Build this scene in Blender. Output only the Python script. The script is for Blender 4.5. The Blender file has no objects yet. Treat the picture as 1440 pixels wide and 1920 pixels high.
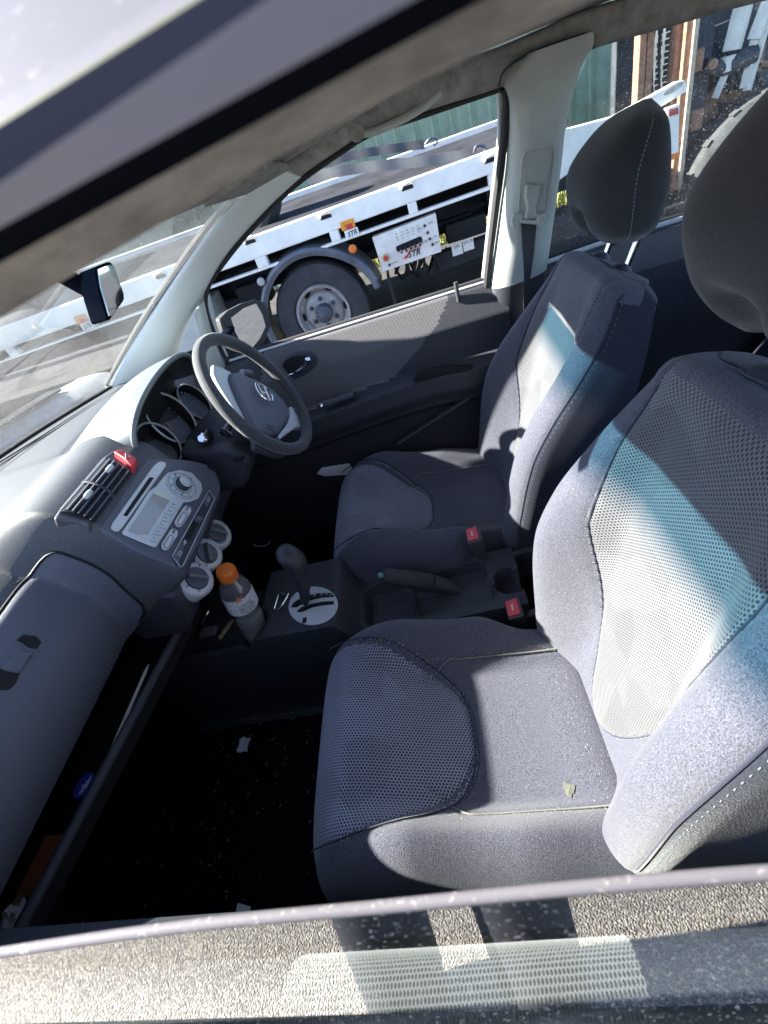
import bpy, math, random
from mathutils import Vector, Matrix
R_ = math.radians
random.seed(7)
S = bpy.context.scene
COL = S.collection
# ------------------------------------------------------------------ camera
# car axes: x to the rear, y to the driver's (far) side, z up, metres
CR = [[0.96065227, -0.21680051, -0.17362244], [-0.00746368, -0.64501811, 0.76413083], [-0.27765356, -0.73276816, -0.62125624]]
CC = Vector((0.459543, -0.770706, 1.439295)); CF = 857.142
cam = bpy.data.cameras.new('camera'); camo = bpy.data.objects.new('camera', cam); COL.objects.link(camo)
m = Matrix(((CR[0][0], -CR[0][1], -CR[0][2], CC.x), (CR[1][0], -CR[1][1], -CR[1][2], CC.y), (CR[2][0], -CR[2][1], -CR[2][2], CC.z), (0, 0, 0, 1)))
camo.matrix_world = m
cam.sensor_fit = 'HORIZONTAL'; cam.sensor_width = 36; cam.lens = 36*CF/1440
cam.clip_start = 0.01; cam.clip_end = 500
cam.dof.use_dof = True; cam.dof.focus_distance = 1.15; cam.dof.aperture_fstop = 11
S.camera = camo
S.render.resolution_x = 768; S.render.resolution_y = 1024
# ------------------------------------------------------------------ light
SUN = Vector((.835, -.065, -.545)).normalized()      # the way the light travels
w = bpy.data.worlds.new('World'); S.world = w; w.use_nodes = True
nt = w.node_tree; bg = nt.nodes['Background']
sky = nt.nodes.new('ShaderNodeTexSky'); sky.sky_type = 'NISHITA'; sky.sun_disc = False
sky.sun_elevation = math.asin(-SUN.z); sky.sun_rotation = math.atan2(-SUN.x, -SUN.y)
sky.air_density = 0.45; sky.dust_density = 0.3
nt.links.new(sky.outputs[0], bg.inputs[0]); bg.inputs[1].default_value = 0.10
sl = bpy.data.lights.new('sun', 'SUN'); sl.energy = 5.0; sl.angle = R_(0.6); sl.color = (1, .94, .85)
so = bpy.data.objects.new('sun', sl); COL.objects.link(so)
so.rotation_euler = SUN.to_track_quat('-Z', 'Y').to_euler()
S.view_settings.view_transform = 'Standard'; S.view_settings.look = 'None'
S.view_settings.exposure = 2.9; S.view_settings.gamma = 1
S.cycles.transparent_max_bounces = 16
# ------------------------------------------------------------------ helpers
def ray(px, py):
    v = (px-720, py-960, CF)
    return Vector([sum(CR[i][j]*v[j] for j in range(3)) for i in range(3)])
def at(px, py, ax, val):
    d = ray(px, py); return CC + d*((val-CC[ax])/d[ax])
def hit(px, py, P, n):
    P = Vector(P); n = Vector(n); d = ray(px, py); return CC + d*((P-CC).dot(n)/d.dot(n))
def sst(a, b, x):
    t = min(1, max(0, (x-a)/(b-a))); return t*t*(3-2*t)
def lerp(a, b, t): return a+(b-a)*t
def interp(x, xs, ys):      # smooth cubic through the points
    if x <= xs[0]: return ys[0]
    if x >= xs[-1]: return ys[-1]
    n = len(xs); i = max(k for k in range(n-1) if xs[k] <= x); h = xs[i+1]-xs[i]; t = (x-xs[i])/h
    sl = lambda k: 0 if k <= 0 or k >= n-1 else (ys[k+1]-ys[k-1])/(xs[k+1]-xs[k-1])
    def m(k):
        if k == 0: return (ys[1]-ys[0])/(xs[1]-xs[0])
        if k == n-1: return (ys[-1]-ys[-2])/(xs[-1]-xs[-2])
        return sl(k)
    return ys[i]*(2*t**3-3*t*t+1)+ys[i+1]*(3*t*t-2*t**3)+h*m(i)*(t**3-2*t*t+t)+h*m(i+1)*(t**3-t*t)
def catmull(P, n=6):
    out = []; L = len(P)
    for i in range(L-1):
        a = P[max(i-1, 0)]; b = P[i]; c = P[i+1]; d = P[min(i+2, L-1)]
        for k in range(n):
            t = k/n
            out.append(tuple(.5*((2*b[j])+(-a[j]+c[j])*t+(2*a[j]-5*b[j]+4*c[j]-d[j])*t*t+(-a[j]+3*b[j]-3*c[j]+d[j])*t**3) for j in range(len(b))))
    out.append(tuple(P[-1])); return out
def resample(P, n):
    P = [Vector(p) for p in P]; d = [0]
    for a, b in zip(P, P[1:]): d.append(d[-1]+(b-a).length)
    out = []
    for k in range(n):
        t = d[-1]*k/(n-1); i = 0
        while i < len(P)-2 and d[i+1] < t: i += 1
        s = (t-d[i])/max(1e-9, d[i+1]-d[i]); out.append(P[i].lerp(P[i+1], s))
    return out
def ortho(d):
    d = Vector(d).normalized(); a = Vector((0, 0, 1)) if abs(d.z) < .9 else Vector((1, 0, 0))
    u = d.cross(a).normalized(); return u, d.cross(u).normalized()
class MB:
    def __init__(s): s.v = []; s.f = []; s.m = []; s.uv = []
    def add(s, vs, fs, mi=0, uv=None):
        o = len(s.v); s.v += [tuple(v) for v in vs]
        s.uv += (uv if uv else [(v[0]+v[2]*.3, v[1]+v[2]*.7) for v in vs])
        s.f += [tuple(i+o for i in f) for f in fs]
        s.m += (mi if isinstance(mi, list) else [mi]*len(fs)); return s
    def box(s, c, size, mi=0, M=None):
        hx, hy, hz = [q/2 for q in size]; c = Vector(c)
        vs = [Vector((x*hx, y*hy, z*hz)) for x in (-1, 1) for y in (-1, 1) for z in (-1, 1)]
        if M: vs = [M @ v for v in vs]
        return s.add([c+v for v in vs], [(0, 1, 3, 2), (4, 6, 7, 5), (0, 4, 5, 1), (2, 3, 7, 6), (0, 2, 6, 4), (1, 5, 7, 3)], mi)
    def loft(s, rings, closed=True, caps=True, mi=0, uv=None, mif=None):
        n = len(rings[0]); vs = [p for r in rings for p in r]; fs = []; ms = []
        for i in range(len(rings)-1):
            for j in range(n if closed else n-1):
                k = (j+1) % n; fs.append((i*n+j, i*n+k, (i+1)*n+k, (i+1)*n+j)); ms.append(mif(i, j) if mif else mi)
        if caps and closed:
            fs.append(tuple(range(n-1, -1, -1))); fs.append(tuple((len(rings)-1)*n+j for j in range(n))); ms += [mi, mi] if not mif else [mif(0, 0), mif(len(rings)-2, 0)]
        return s.add(vs, fs, ms, uv)
    def tube(s, pts, r, n=12, mi=0, sq=None, caps=True, closed=False):
        pts = [Vector(p) for p in pts]; rings = []; L = len(pts); u = None
        for i, p in enumerate(pts):
            if closed: d = pts[(i+1) % L]-pts[i-1]
            else: d = pts[min(i+1, L-1)]-pts[max(i-1, 0)]
            d.normalize()
            if u is None: u, _ = ortho(d)
            u = (u-d*u.dot(d)).normalized(); vv = d.cross(u)
            rr = r[i] if isinstance(r, (list, tuple)) else r
            ra, rb = (rr, rr*sq) if sq else (rr, rr)
            rings.append([p+u*ra*math.cos(2*math.pi*k/n)+vv*rb*math.sin(2*math.pi*k/n) for k in range(n)])
        if closed: rings.append(rings[0])
        return s.loft(rings, caps=caps and not closed, mi=mi)
    def prism(s, poly, vec, mi=0, mi_side=None):
        poly = [Vector(p) for p in poly]; vec = Vector(vec); n = len(poly)
        fs = [tuple(range(n)), tuple(range(2*n-1, n-1, -1))]+[((i+1) % n, i, i+n, (i+1) % n+n) for i in range(n)]
        ms = [mi, mi]+[mi if mi_side is None else mi_side]*n
        return s.add(poly+[p+vec for p in poly], fs, ms)
    def lathe(s, prof, o, ax, n=32, mi=0, mis=None):
        o = Vector(o); ax = Vector(ax).normalized(); u, v = ortho(ax)
        rings = [[o+ax*h+(u*math.cos(2*math.pi*k/n)+v*math.sin(2*math.pi*k/n))*max(r, 1e-5) for k in range(n)] for r, h in prof]
        return s.loft(rings, caps=False, mi=mi, mif=(lambda i, j: mis[min(i, len(mis)-1)]) if mis else None)
    def grid(s, fn, nu, nv, mi=0, mif=None, uvf=None):
        vs = []; uv = []
        for i in range(nu+1):
            for j in range(nv+1):
                p = fn(i/nu, j/nv); vs.append(p)
                uv.append(uvf(i/nu, j/nv, p) if uvf else (p[0], p[1]))
        fs = [(i*(nv+1)+j, (i+1)*(nv+1)+j, (i+1)*(nv+1)+j+1, i*(nv+1)+j+1) for i in range(nu) for j in range(nv)]
        ms = [mif(i/nu, j/nv) for i in range(nu) for j in range(nv)] if mif else mi
        return s.add(vs, fs, ms, uv)
    def build(s, name, mats, parent=None, smooth=38, bevel=0, seg=2, sub=0, solid=0):
        me = bpy.data.meshes.new(name); me.from_pydata(s.v, [], s.f)
        if not isinstance(mats, (list, tuple)): mats = [mats]
        for q in mats: me.materials.append(q)
        me.polygons.foreach_set('material_index', s.m)
        ul = me.uv_layers.new(name='UVMap'); 
        for l in me.loops: ul.data[l.index].uv = s.uv[l.vertex_index]
        import bmesh
        bm = bmesh.new(); bm.from_mesh(me); bmesh.ops.recalc_face_normals(bm, faces=bm.faces); bm.to_mesh(me); bm.free()
        if smooth:
            me.shade_smooth(); me.set_sharp_from_angle(angle=R_(smooth))
        me.update()
        o = bpy.data.objects.new(name, me); COL.objects.link(o)
        if parent: o.parent = parent
        if solid:
            md = o.modifiers.new('thick', 'SOLIDIFY'); md.thickness = solid; md.offset = 0
        if bevel:
            md = o.modifiers.new('bevel', 'BEVEL'); md.width = bevel; md.segments = seg; md.limit_method = 'ANGLE'; md.angle_limit = R_(40)
        if sub:
            md = o.modifiers.new('sub', 'SUBSURF'); md.levels = sub; md.render_levels = sub
        return o
def thing(name, label, cat, loc=(0, 0, 0), group=None):
    o = bpy.data.objects.new(name, None); COL.objects.link(o); o.location = loc; o.empty_display_size = .05
    o['label'] = label; o['category'] = cat
    if group: o['group'] = group
    return o
def tag(o, label, cat, group=None):
    o['label'] = label; o['category'] = cat
    if group: o['group'] = group
    return o
def struct(o, kind='structure'): o['kind'] = kind; return o
def words(name, txt, size, o, xd, up, mt, parent=None, ext=.0002, align='CENTER', shear=0, bold=0):
    cu = bpy.data.curves.new('t', 'FONT'); cu.body = txt; cu.size = size; cu.extrude = ext; cu.align_x = align; cu.align_y = 'CENTER'; cu.shear = shear; cu.offset = bold; cu.resolution_u = 3
    to = bpy.data.objects.new('t', cu); COL.objects.link(to); dg = bpy.context.evaluated_depsgraph_get()
    me = bpy.data.meshes.new_from_object(to.evaluated_get(dg)); bpy.data.objects.remove(to); bpy.data.curves.remove(cu)
    xd = Vector(xd).normalized(); up = Vector(up); up = (up-xd*up.dot(xd)).normalized(); z = xd.cross(up)
    M = Matrix(((xd.x, up.x, z.x, o[0]), (xd.y, up.y, z.y, o[1]), (xd.z, up.z, z.z, o[2]), (0, 0, 0, 1)))
    me.transform(M); me.name = name; me.materials.clear(); me.materials.append(mt)
    ob = bpy.data.objects.new(name, me); COL.objects.link(ob); ob.parent = parent; return ob
# ------------------------------------------------------------------ materials
def mat(name, col, rough=.5, metal=0, spec=.5, bump=None, var=None, sheen=0, coat=0, dust=0, emit=None, alpha=None, trans=0, dustcol=(.55, .52, .47), bd=.002):
    m = bpy.data.materials.new(name); m.use_nodes = True; nt = m.node_tree; N = nt.nodes; L = nt.links
    b = N['Principled BSDF']; b.inputs['Roughness'].default_value = rough; b.inputs['Metallic'].default_value = metal
    b.inputs['Specular IOR Level'].default_value = spec; b.inputs['Base Color'].default_value = (*col, 1)
    b.inputs['Coat Weight'].default_value = coat; b.inputs['Sheen Weight'].default_value = sheen; b.inputs['Sheen Roughness'].default_value = .4
    b.inputs['Transmission Weight'].default_value = trans
    tc = N.new('ShaderNodeTexCoord'); src = None
    if var:
        n = N.new('ShaderNodeTexNoise'); n.inputs['Scale'].default_value = var[0]; n.inputs['Detail'].default_value = 6; n.inputs['Roughness'].default_value = .65
        L.new(tc.outputs['Object'], n.inputs['Vector'])
        r = N.new('ShaderNodeValToRGB'); r.color_ramp.elements[0].position = .3; r.color_ramp.elements[1].position = .7
        k = var[1]; r.color_ramp.elements[0].color = (*[c*(1-k) for c in col], 1); c2 = var[2] if len(var) > 2 else [c*(1+k) for c in col]
        r.color_ramp.elements[1].color = (*c2, 1); L.new(n.outputs['Fac'], r.inputs[0]); src = r.outputs[0]; L.new(src, b.inputs['Base Color'])
    if dust:
        n = N.new('ShaderNodeTexNoise'); n.inputs['Scale'].default_value = 260; n.inputs['Detail'].default_value = 4; n.inputs['Roughness'].default_value = .7
        L.new(tc.outputs['Object'], n.inputs['Vector'])
        r = N.new('ShaderNodeValToRGB'); r.color_ramp.elements[0].position = .60; r.color_ramp.elements[1].position = .74
        r.color_ramp.elements[0].color = (0, 0, 0, 1); r.color_ramp.elements[1].color = (dust,)*3+(1,); L.new(n.outputs['Fac'], r.inputs[0])
        mx = N.new('ShaderNodeMix'); mx.data_type = 'RGBA'; mx.inputs[7].default_value = (*dustcol, 1); L.new(r.outputs[0], mx.inputs[0])
        if src: L.new(src, mx.inputs[6])
        else: mx.inputs[6].default_value = (*col, 1)
        L.new(mx.outputs[2], b.inputs['Base Color'])
    if bump:
        n = N.new('ShaderNodeTexNoise'); n.inputs['Scale'].default_value = bump[0]; n.inputs['Detail'].default_value = bump[2] if len(bump) > 2 else 3
        L.new(tc.outputs['Object'], n.inputs['Vector'])
        bp = N.new('ShaderNodeBump'); bp.inputs['Strength'].default_value = bump[1]; bp.inputs['Distance'].default_value = bd
        L.new(n.outputs['Fac'], bp.inputs['Height']); L.new(bp.outputs[0], b.inputs['Normal'])
    if emit: b.inputs['Emission Color'].default_value = (*emit[0], 1); b.inputs['Emission Strength'].default_value = emit[1]
    return m
def math_node(N, L, op, a, b=None, c=None):
    n = N.new('ShaderNodeMath'); n.operation = op
    for i, q in enumerate((a, b, c)):
        if q is None: continue
        if isinstance(q, (int, float)): n.inputs[i].default_value = q
        else: L.new(q, n.inputs[i])
    return n.outputs[0]
def meshfab(name, col, hole, pitch=.006, sx=1.0, bumps=.6, var=True, thr=(-.9, .6)):
    """knitted net: a hexagonal lattice of holes laid out in metres on the UV map"""
    m = bpy.data.materials.new(name); m.use_nodes = True; nt = m.node_tree; N = nt.nodes; L = nt.links
    b = N['Principled BSDF']; b.inputs['Roughness'].default_value = .75; b.inputs['Sheen Weight'].default_value = .25
    uv = N.new('ShaderNodeUVMap'); uv.uv_map = 'UVMap'; sp = N.new('ShaderNodeSeparateXYZ'); L.new(uv.outputs[0], sp.inputs[0])
    k = 2*math.pi/(pitch*.866)
    cs = []
    for a in (90, 210, 330):
        u = math_node(N, L, 'MULTIPLY', sp.outputs[0], k*math.cos(R_(a))*sx); v = math_node(N, L, 'MULTIPLY', sp.outputs[1], k*math.sin(R_(a)))
        cs.append(math_node(N, L, 'COSINE', math_node(N, L, 'ADD', u, v)))
    h = math_node(N, L, 'ADD', math_node(N, L, 'ADD', cs[0], cs[1]), cs[2])
    r = N.new('ShaderNodeMapRange'); r.inputs[1].default_value = thr[0]; r.inputs[2].default_value = thr[1]; L.new(h, r.inputs[0])
    inv = math_node(N, L, 'SUBTRACT', 1, r.outputs[0])
    mx = N.new('ShaderNodeMix'); mx.data_type = 'RGBA'; mx.inputs[6].default_value = (*hole, 1); mx.inputs[7].default_value = (*col, 1); L.new(inv, mx.inputs[0])
    out = mx.outputs[2]
    if var:
        tc = N.new('ShaderNodeTexCoord')
        n = N.new('ShaderNodeTexVoronoi'); n.inputs['Scale'].default_value = 13; L.new(tc.outputs['Object'], n.inputs['Vector']); sc_ = N.new('ShaderNodeSeparateColor'); L.new(n.outputs['Color'], sc_.inputs[0])
        q = N.new('ShaderNodeMapRange'); q.inputs[3].default_value = .80; q.inputs[4].default_value = 1.12; L.new(sc_.outputs[0], q.inputs[0])
        m2 = N.new('ShaderNodeMix'); m2.data_type = 'RGBA'; m2.blend_type = 'MULTIPLY'; m2.inputs[0].default_value = 1; L.new(out, m2.inputs[6]); L.new(q.outputs[0], m2.inputs[7]); out = m2.outputs[2]
    L.new(out, b.inputs['Base Color'])
    bp = N.new('ShaderNodeBump'); bp.inputs['Strength'].default_value = bumps; bp.inputs['Distance'].default_value = .0015; L.new(inv, bp.inputs['Height']); L.new(bp.outputs[0], b.inputs['Normal'])
    return m
def glass(name, tint=(.86, .93, .9), dust=.3, haze=.04, refl=1.0, speck=(.62, .70), band=False):
    m = bpy.data.materials.new(name); m.use_nodes = True; nt = m.node_tree; N = nt.nodes; L = nt.links
    for n in list(N): N.remove(n)
    out = N.new('ShaderNodeOutputMaterial'); tr = N.new('ShaderNodeBsdfTransparent'); gl = N.new('ShaderNodeBsdfGlossy'); gl.inputs['Roughness'].default_value = 0.0
    tr.inputs[0].default_value = (*tint, 1)
    tc = N.new('ShaderNodeTexCoord')
    if band:
        uv = N.new('ShaderNodeUVMap'); uv.uv_map = 'UVMap'; sp = N.new('ShaderNodeSeparateXYZ'); L.new(uv.outputs[0], sp.inputs[0])
        r = N.new('ShaderNodeValToRGB'); e = r.color_ramp.elements
        e[0].position = .83; e[0].color = (*tint, 1); e[1].position = .92; e[1].color = (.10, .26, .34, 1)
        L.new(sp.outputs[1], r.inputs[0]); L.new(r.outputs[0], tr.inputs[0])
    lw = N.new('ShaderNodeLayerWeight'); lw.inputs[0].default_value = .5
    p5 = math_node(N, L, 'POWER', lw.outputs['Facing'], 5)
    fr = math_node(N, L, 'MULTIPLY_ADD', p5, .92*refl, .07*refl)
    m1 = N.new('ShaderNodeMixShader'); L.new(fr, m1.inputs[0]); L.new(tr.outputs[0], m1.inputs[1]); L.new(gl.outputs[0], m1.inputs[2])
    df = N.new('ShaderNodeBsdfDiffuse'); df.inputs[0].default_value = (.75, .76, .74, 1); tl = N.new('ShaderNodeBsdfTranslucent'); tl.inputs[0].default_value = (.75, .76, .74, 1)
    dd = N.new('ShaderNodeMixShader'); dd.inputs[0].default_value = .5; L.new(df.outputs[0], dd.inputs[1]); L.new(tl.outputs[0], dd.inputs[2])
    n = N.new('ShaderNodeTexNoise'); n.inputs['Scale'].default_value = 330; n.inputs['Detail'].default_value = 2; n.inputs['Roughness'].default_value = .8; L.new(tc.outputs['Object'], n.inputs['Vector'])
    r = N.new('ShaderNodeMapRange'); r.inputs[1].default_value = speck[0]; r.inputs[2].default_value = speck[1]; r.inputs[3].default_value = 0; r.inputs[4].default_value = dust; L.new(n.outputs['Fac'], r.inputs[0])
    n2 = N.new('ShaderNodeTexNoise'); n2.inputs['Scale'].default_value = 5; n2.inputs['Detail'].default_value = 5; L.new(tc.outputs['Object'], n2.inputs['Vector'])
    hz = math_node(N, L, 'MULTIPLY', n2.outputs['Fac'], haze*2)
    tot = math_node(N, L, 'MAXIMUM', r.outputs[0], hz)
    m2 = N.new('ShaderNodeMixShader'); L.new(tot, m2.inputs[0]); L.new(m1.outputs[0], m2.inputs[1]); L.new(dd.outputs[0], m2.inputs[2])
    L.new(m2.outputs[0], out.inputs[0]); return m
M = {}
M['velour'] = mat('velour', (.078, .080, .106), .9, spec=.2, bump=(650, 1), var=(620, .85), sheen=.2, dust=.25)
M['velour_dark'] = mat('velour_dark', (.03, .032, .05), .95, spec=.15, bump=(900, .4), sheen=.3)
M['net'] = meshfab('net', (.255, .275, .36), (.012, .014, .028), .0060, thr=(-.7, .5))
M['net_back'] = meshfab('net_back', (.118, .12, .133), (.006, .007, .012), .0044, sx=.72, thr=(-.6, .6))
M['net_door'] = meshfab('net_door', (.165, .165, .175), (.03, .03, .035), .0048, var=False)
M['thread'] = mat('thread', (.16, .2, .25), .8)
M['dash'] = mat('dash', (.05, .053, .061), .55, bump=(700, .35), var=(350, .12), dust=.35)
M['dash_dark'] = mat('dash_dark', (.028, .031, .042), .6, bump=(700, .4), dust=.25)
M['stack'] = mat('stack', (.085, .092, .118), .5, bump=(900, .2), dust=.15)
M['lid'] = mat('lid', (.082, .088, .112), .55, bump=(500, .5), dust=.12)
M['black'] = mat('black', (.008, .008, .009), .6, spec=.3)
M['gloss'] = mat('gloss', (.01, .01, .012), .12)
M['rubber'] = mat('rubber', (.018, .018, .02), .75, bump=(200, .3))
M['silverp'] = mat('silverp', (.16, .178, .182), .42, metal=.3, dust=.25, var=(500, .1))
M['silverpl'] = mat('silverpl', (.52, .54, .55), .38, metal=.1, dust=.15)
M['paint'] = mat('paint', (.092, .091, .095), .45, metal=.1, coat=.1, dust=.5, dustcol=(.3, .29, .28))
M['paint_dark'] = mat('paint_dark', (.006, .007, .012), .9, spec=0)
M['trim'] = mat('trim', (.40, .425, .40), .6, bump=(800, .3), var=(30, .06), dust=.15)
M['pillar'] = mat('pillar', (.66, .71, .71), .6, bump=(800, .3), dust=.1)
M['headliner'] = mat('headliner', (.27, .265, .25), .95, bump=(160, .6), var=(28, .35), spec=.1)
M['chrome'] = mat('chrome', (.75, .76, .78), .12, metal=1)
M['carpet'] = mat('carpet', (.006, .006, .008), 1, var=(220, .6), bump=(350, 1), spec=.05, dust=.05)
M['white'] = mat('white', (.86, .81, .72), .5, var=(6, .12), bump=(40, .1), dust=.4, dustcol=(.3, .28, .25))
M['orange'] = mat('orange', (.8, .2, .03), .35)
M['red'] = mat('red', (.55, .02, .04), .4)
M['redbtn'] = mat('redbtn', (.6, .045, .05), .35)
M['tyre'] = mat('tyre', (.045, .045, .048), .85, bump=(60, .3), var=(12, .3))
M['rim'] = mat('rim', (.42, .4, .38), .55, metal=.3, var=(20, .25))
M['steel'] = mat('steel', (.10, .11, .13), .5, metal=.4, var=(15, .3))
M['dark'] = mat('dark', (.02, .02, .022), .8, var=(10, .4))
M['print'] = mat('print', (.02, .02, .02), .6)
M['redprint'] = mat('redprint', (.6, .03, .03), .6)
M['lcd'] = mat('lcd', (.3, .29, .29), .35, dust=.6, coat=.4, dustcol=(.5, .47, .42))
M['paper'] = mat('paper', (.75, .76, .78), .8, bump=(60, .4))
M['glass_open'] = glass('glass_open', (.80, .9, .87), dust=.5, haze=.02, speck=(.60, .68), refl=1.9)
M['glass_screen'] = glass('glass_screen', (.90, .95, .93), dust=.35, haze=.04, speck=(.58, .72), band=True)
M['glass_rear'] = glass('glass_rear', (.72, .8, .78), dust=.8, haze=.02, speck=(.62, .72))
M['clear'] = glass('clear', (.93, .95, .96), dust=.4, haze=.2, refl=2.5)
M['edge'] = mat('edge', (.085, .083, .095), .7, dust=.5, spec=.2)

car = thing('car', 'silver hatchback with dusty navy blue velour seats, seen through its half open window', 'car')
def part(mb, name, mt, sm=38, **k): return mb.build(name, mt, car, smooth=sm, **k)

# ================================================================== SETTING
g = MB().add([(-40, -40, 0), (60, -40, 0), (60, 60, 0), (-40, 60, 0)], [(0, 1, 2, 3)])
struct(g.build('ground', mat('asphalt', (.055, .056, .058), 1, spec=.05, var=(3, .3), bump=(90, .8, 6), dust=.35, bd=.01), smooth=0))
g = MB().add([(-9, -9, .004), (12, -9, .004), (12, -.95, .004), (-9, -.95, .004)], [(0, 1, 2, 3)])
def gravel_mat():
    m = bpy.data.materials.new('gravel'); m.use_nodes = True; nt = m.node_tree; N = nt.nodes; L = nt.links; b = N['Principled BSDF']; b.inputs['Roughness'].default_value = .95
    tc = N.new('ShaderNodeTexCoord'); v = N.new('ShaderNodeTexVoronoi'); v.inputs['Scale'].default_value = 170; v.inputs['Randomness'].default_value = 1; L.new(tc.outputs['Object'], v.inputs['Vector'])
    r = N.new('ShaderNodeValToRGB'); e = r.color_ramp.elements; e[0].position = .1; e[0].color = (.33, .31, .265, 1); e[1].position = .8; e[1].color = (.15, .135, .115, 1)
    sp = N.new('ShaderNodeSeparateColor'); L.new(v.outputs['Color'], sp.inputs[0]); L.new(sp.outputs[0], r.inputs[0]); L.new(r.outputs[0], b.inputs['Base Color'])
    bp = N.new('ShaderNodeBump'); bp.invert = True; bp.inputs['Strength'].default_value = 1; bp.inputs['Distance'].default_value = .006; L.new(v.outputs['Distance'], bp.inputs['Height']); L.new(bp.outputs[0], b.inputs['Normal']); return m
struct(g.build('gravel', gravel_mat(), smooth=0))
# ---- fence
FY = 7.1
fence = thing('fence', 'dark green corrugated steel fence standing behind the white truck', 'fence', (0, FY, 0))
fm = mat('fence_green', (.27, .34, .235), .75, var=(5, .2), bump=(30, .1), dust=.2)
mb = MB(); prof = []; x = -14.0
while x < 16:
    for dx, dy in ((0, 0), (.10, 0), (.115, -.03), (.135, -.03), (.15, 0), (.19, 0), (.20, -.012), (.212, 0)): prof.append((x+dx, dy))
    x += .25
z0, z1 = .42, 2.3
vs = [(a, b, z0) for a, b in prof]+[(a, b, z1) for a, b in prof]; n = len(prof)
mb.add(vs, [(i, i+1, i+1+n, i+n) for i in range(n-1)]); mb.build('panel', fm, fence, smooth=25)
mb = MB(); 
for z in (.36, 2.33, 1.3): mb.box((1, .03 if z == 1.3 else 0, z), (30, .05, .08))
mb.build('rail', fm, fence, bevel=.004)
for i in range(10):
    MB().box((-12.5+i*2.7, .05, 1.15), (.07, .07, 2.3)).build('post', fm, fence, bevel=.004)
# dry weeds along the fence: nobody could count them
mb = MB(); rr = random.Random(3)
for i in range(9000):
    x = rr.uniform(-1.2, 9); y = FY+rr.uniform(-.75, .5); h = rr.uniform(.05, .32); a = rr.uniform(0, 6.28); q = rr.uniform(.1, .6)*h; ww = .012
    c, s_ = math.cos(a), math.sin(a)
    mb.add([(x-s_*ww, y+c*ww, 0), (x+s_*ww, y-c*ww, 0), (x+c*q, y+s_*q, h)], [(0, 1, 2)])
struct(tag(mb.build('weeds', mat('weeds', (.42, .36, .12), .9, var=(3, .3, (.3, .36, .1))), smooth=0), 'dry yellow weeds growing along the foot of the green fence', 'weeds'), 'stuff')

# ================================================================== TRUCK
TY = 3.2
truck = thing('truck', 'white tilt tray tow truck parked beyond the driver window', 'truck', (0, TY, 0))
def tp(px, py, y=TY): p = at(px, py, 1, y); return Vector((p.x, 0, p.z))
def tz(x, P):      # piecewise line through hits
    P = sorted(P, key=lambda p: p.x)
    for a, b in zip(P, P[1:]):
        if x <= b.x or b is P[-1]: return a.z+(b.z-a.z)*(x-a.x)/(b.x-a.x)
TOP = [tp(461, 448), tp(928, 279)]; SU = [tp(495, 480), tp(918, 327)]; SLo = [tp(501, 493), tp(919, 343)]; BB = [tp(392, 543), tp(920, 356)]
X0, X1 = -4.4, 1.62
# slots: (x start, x end)
pc = lambda a, b: (tp(*a).x, tp(*b).x)
slots = [pc((501, 490), (618, 440)), pc((636, 438), (765, 390)), pc((783, 390), (916, 332))]
s0 = slots[0][0]
slots = [(s0-.80, s0-.09), (s0-1.6, s0-.89), (s0-2.4, s0-1.69), (s0-3.2, s0-2.49)]+slots+[(slots[2][1]+.09, 1.6)]
slots.sort()
mb = MB(); TH = .07
def bar(xa, xb, lo, hi, th=TH, yo=0, mi=0):
    P = [Vector((xa, yo, lo(xa))), Vector((xb, yo, lo(xb))), Vector((xb, yo, hi(xb))), Vector((xa, yo, hi(xa)))]
    mb.prism(P, (0, th, 0), mi)
fT = lambda x: tz(x, TOP); fU = lambda x: tz(x, SU); fL = lambda x: tz(x, SLo)-.02; fB = lambda x: tz(x, BB)
bar(X0, X1, fU, fT); bar(X0, X1, fB, fL)
e = X0
for a, b in slots:
    if a > e: bar(e, a, fL, fU, TH-.004, .002)
    e = b
bar(e, X1, fL, fU, TH-.004, .002)
mb.build('side_beam', M['white'], truck, bevel=.006)
mb = MB()
FB = [tp(553, 363, TY+2.38), tp(936, 226, TY+2.38)]; fF = lambda x: tz(x, FB)
mb.add([(X0, .02, fT(X0)-.10), (1.9, .02, fT(1.9)-.10), (1.9, 2.4, fF(1.9)-.04), (X0, 2.4, fF(X0)-.04)], [(0, 1, 2, 3)])
mb.build('deck', mat('deck', (.022, .024, .03), .9, spec=.1, var=(2.5, .6), bump=(20, .2), dust=.2), truck, smooth=0)
mb = MB(); mb.prism([(X0, 2.38, fF(X0)-.05), (2.3, 2.38, fF(2.3)-.05), (2.3, 2.38, fF(2.3)+.01), (X0, 2.38, fF(X0)+.01)], (0, .10, 0))
mb.build('far_side_beam', M['white'], truck, bevel=.006)
# chain hooks on the beam top
for px, py in ((468, 450), (610, 403), (763, 348), (920, 296), (300, 515)):
    p = tp(px, py); mb = MB()
    a = p+Vector((0, -.004, 0)); mb.tube([a+Vector((-.045, 0, -.01)), a+Vector((-.03, -.01, .01)), a+Vector((.03, -.01, .02)), a+Vector((.045, 0, 0))], .009, 8)
    mb.box(a+Vector((0, .003, -.012)), (.085, .006, .025), 1)
    mb.build('tie_hook', [M['white'], M['black']], truck)
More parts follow.
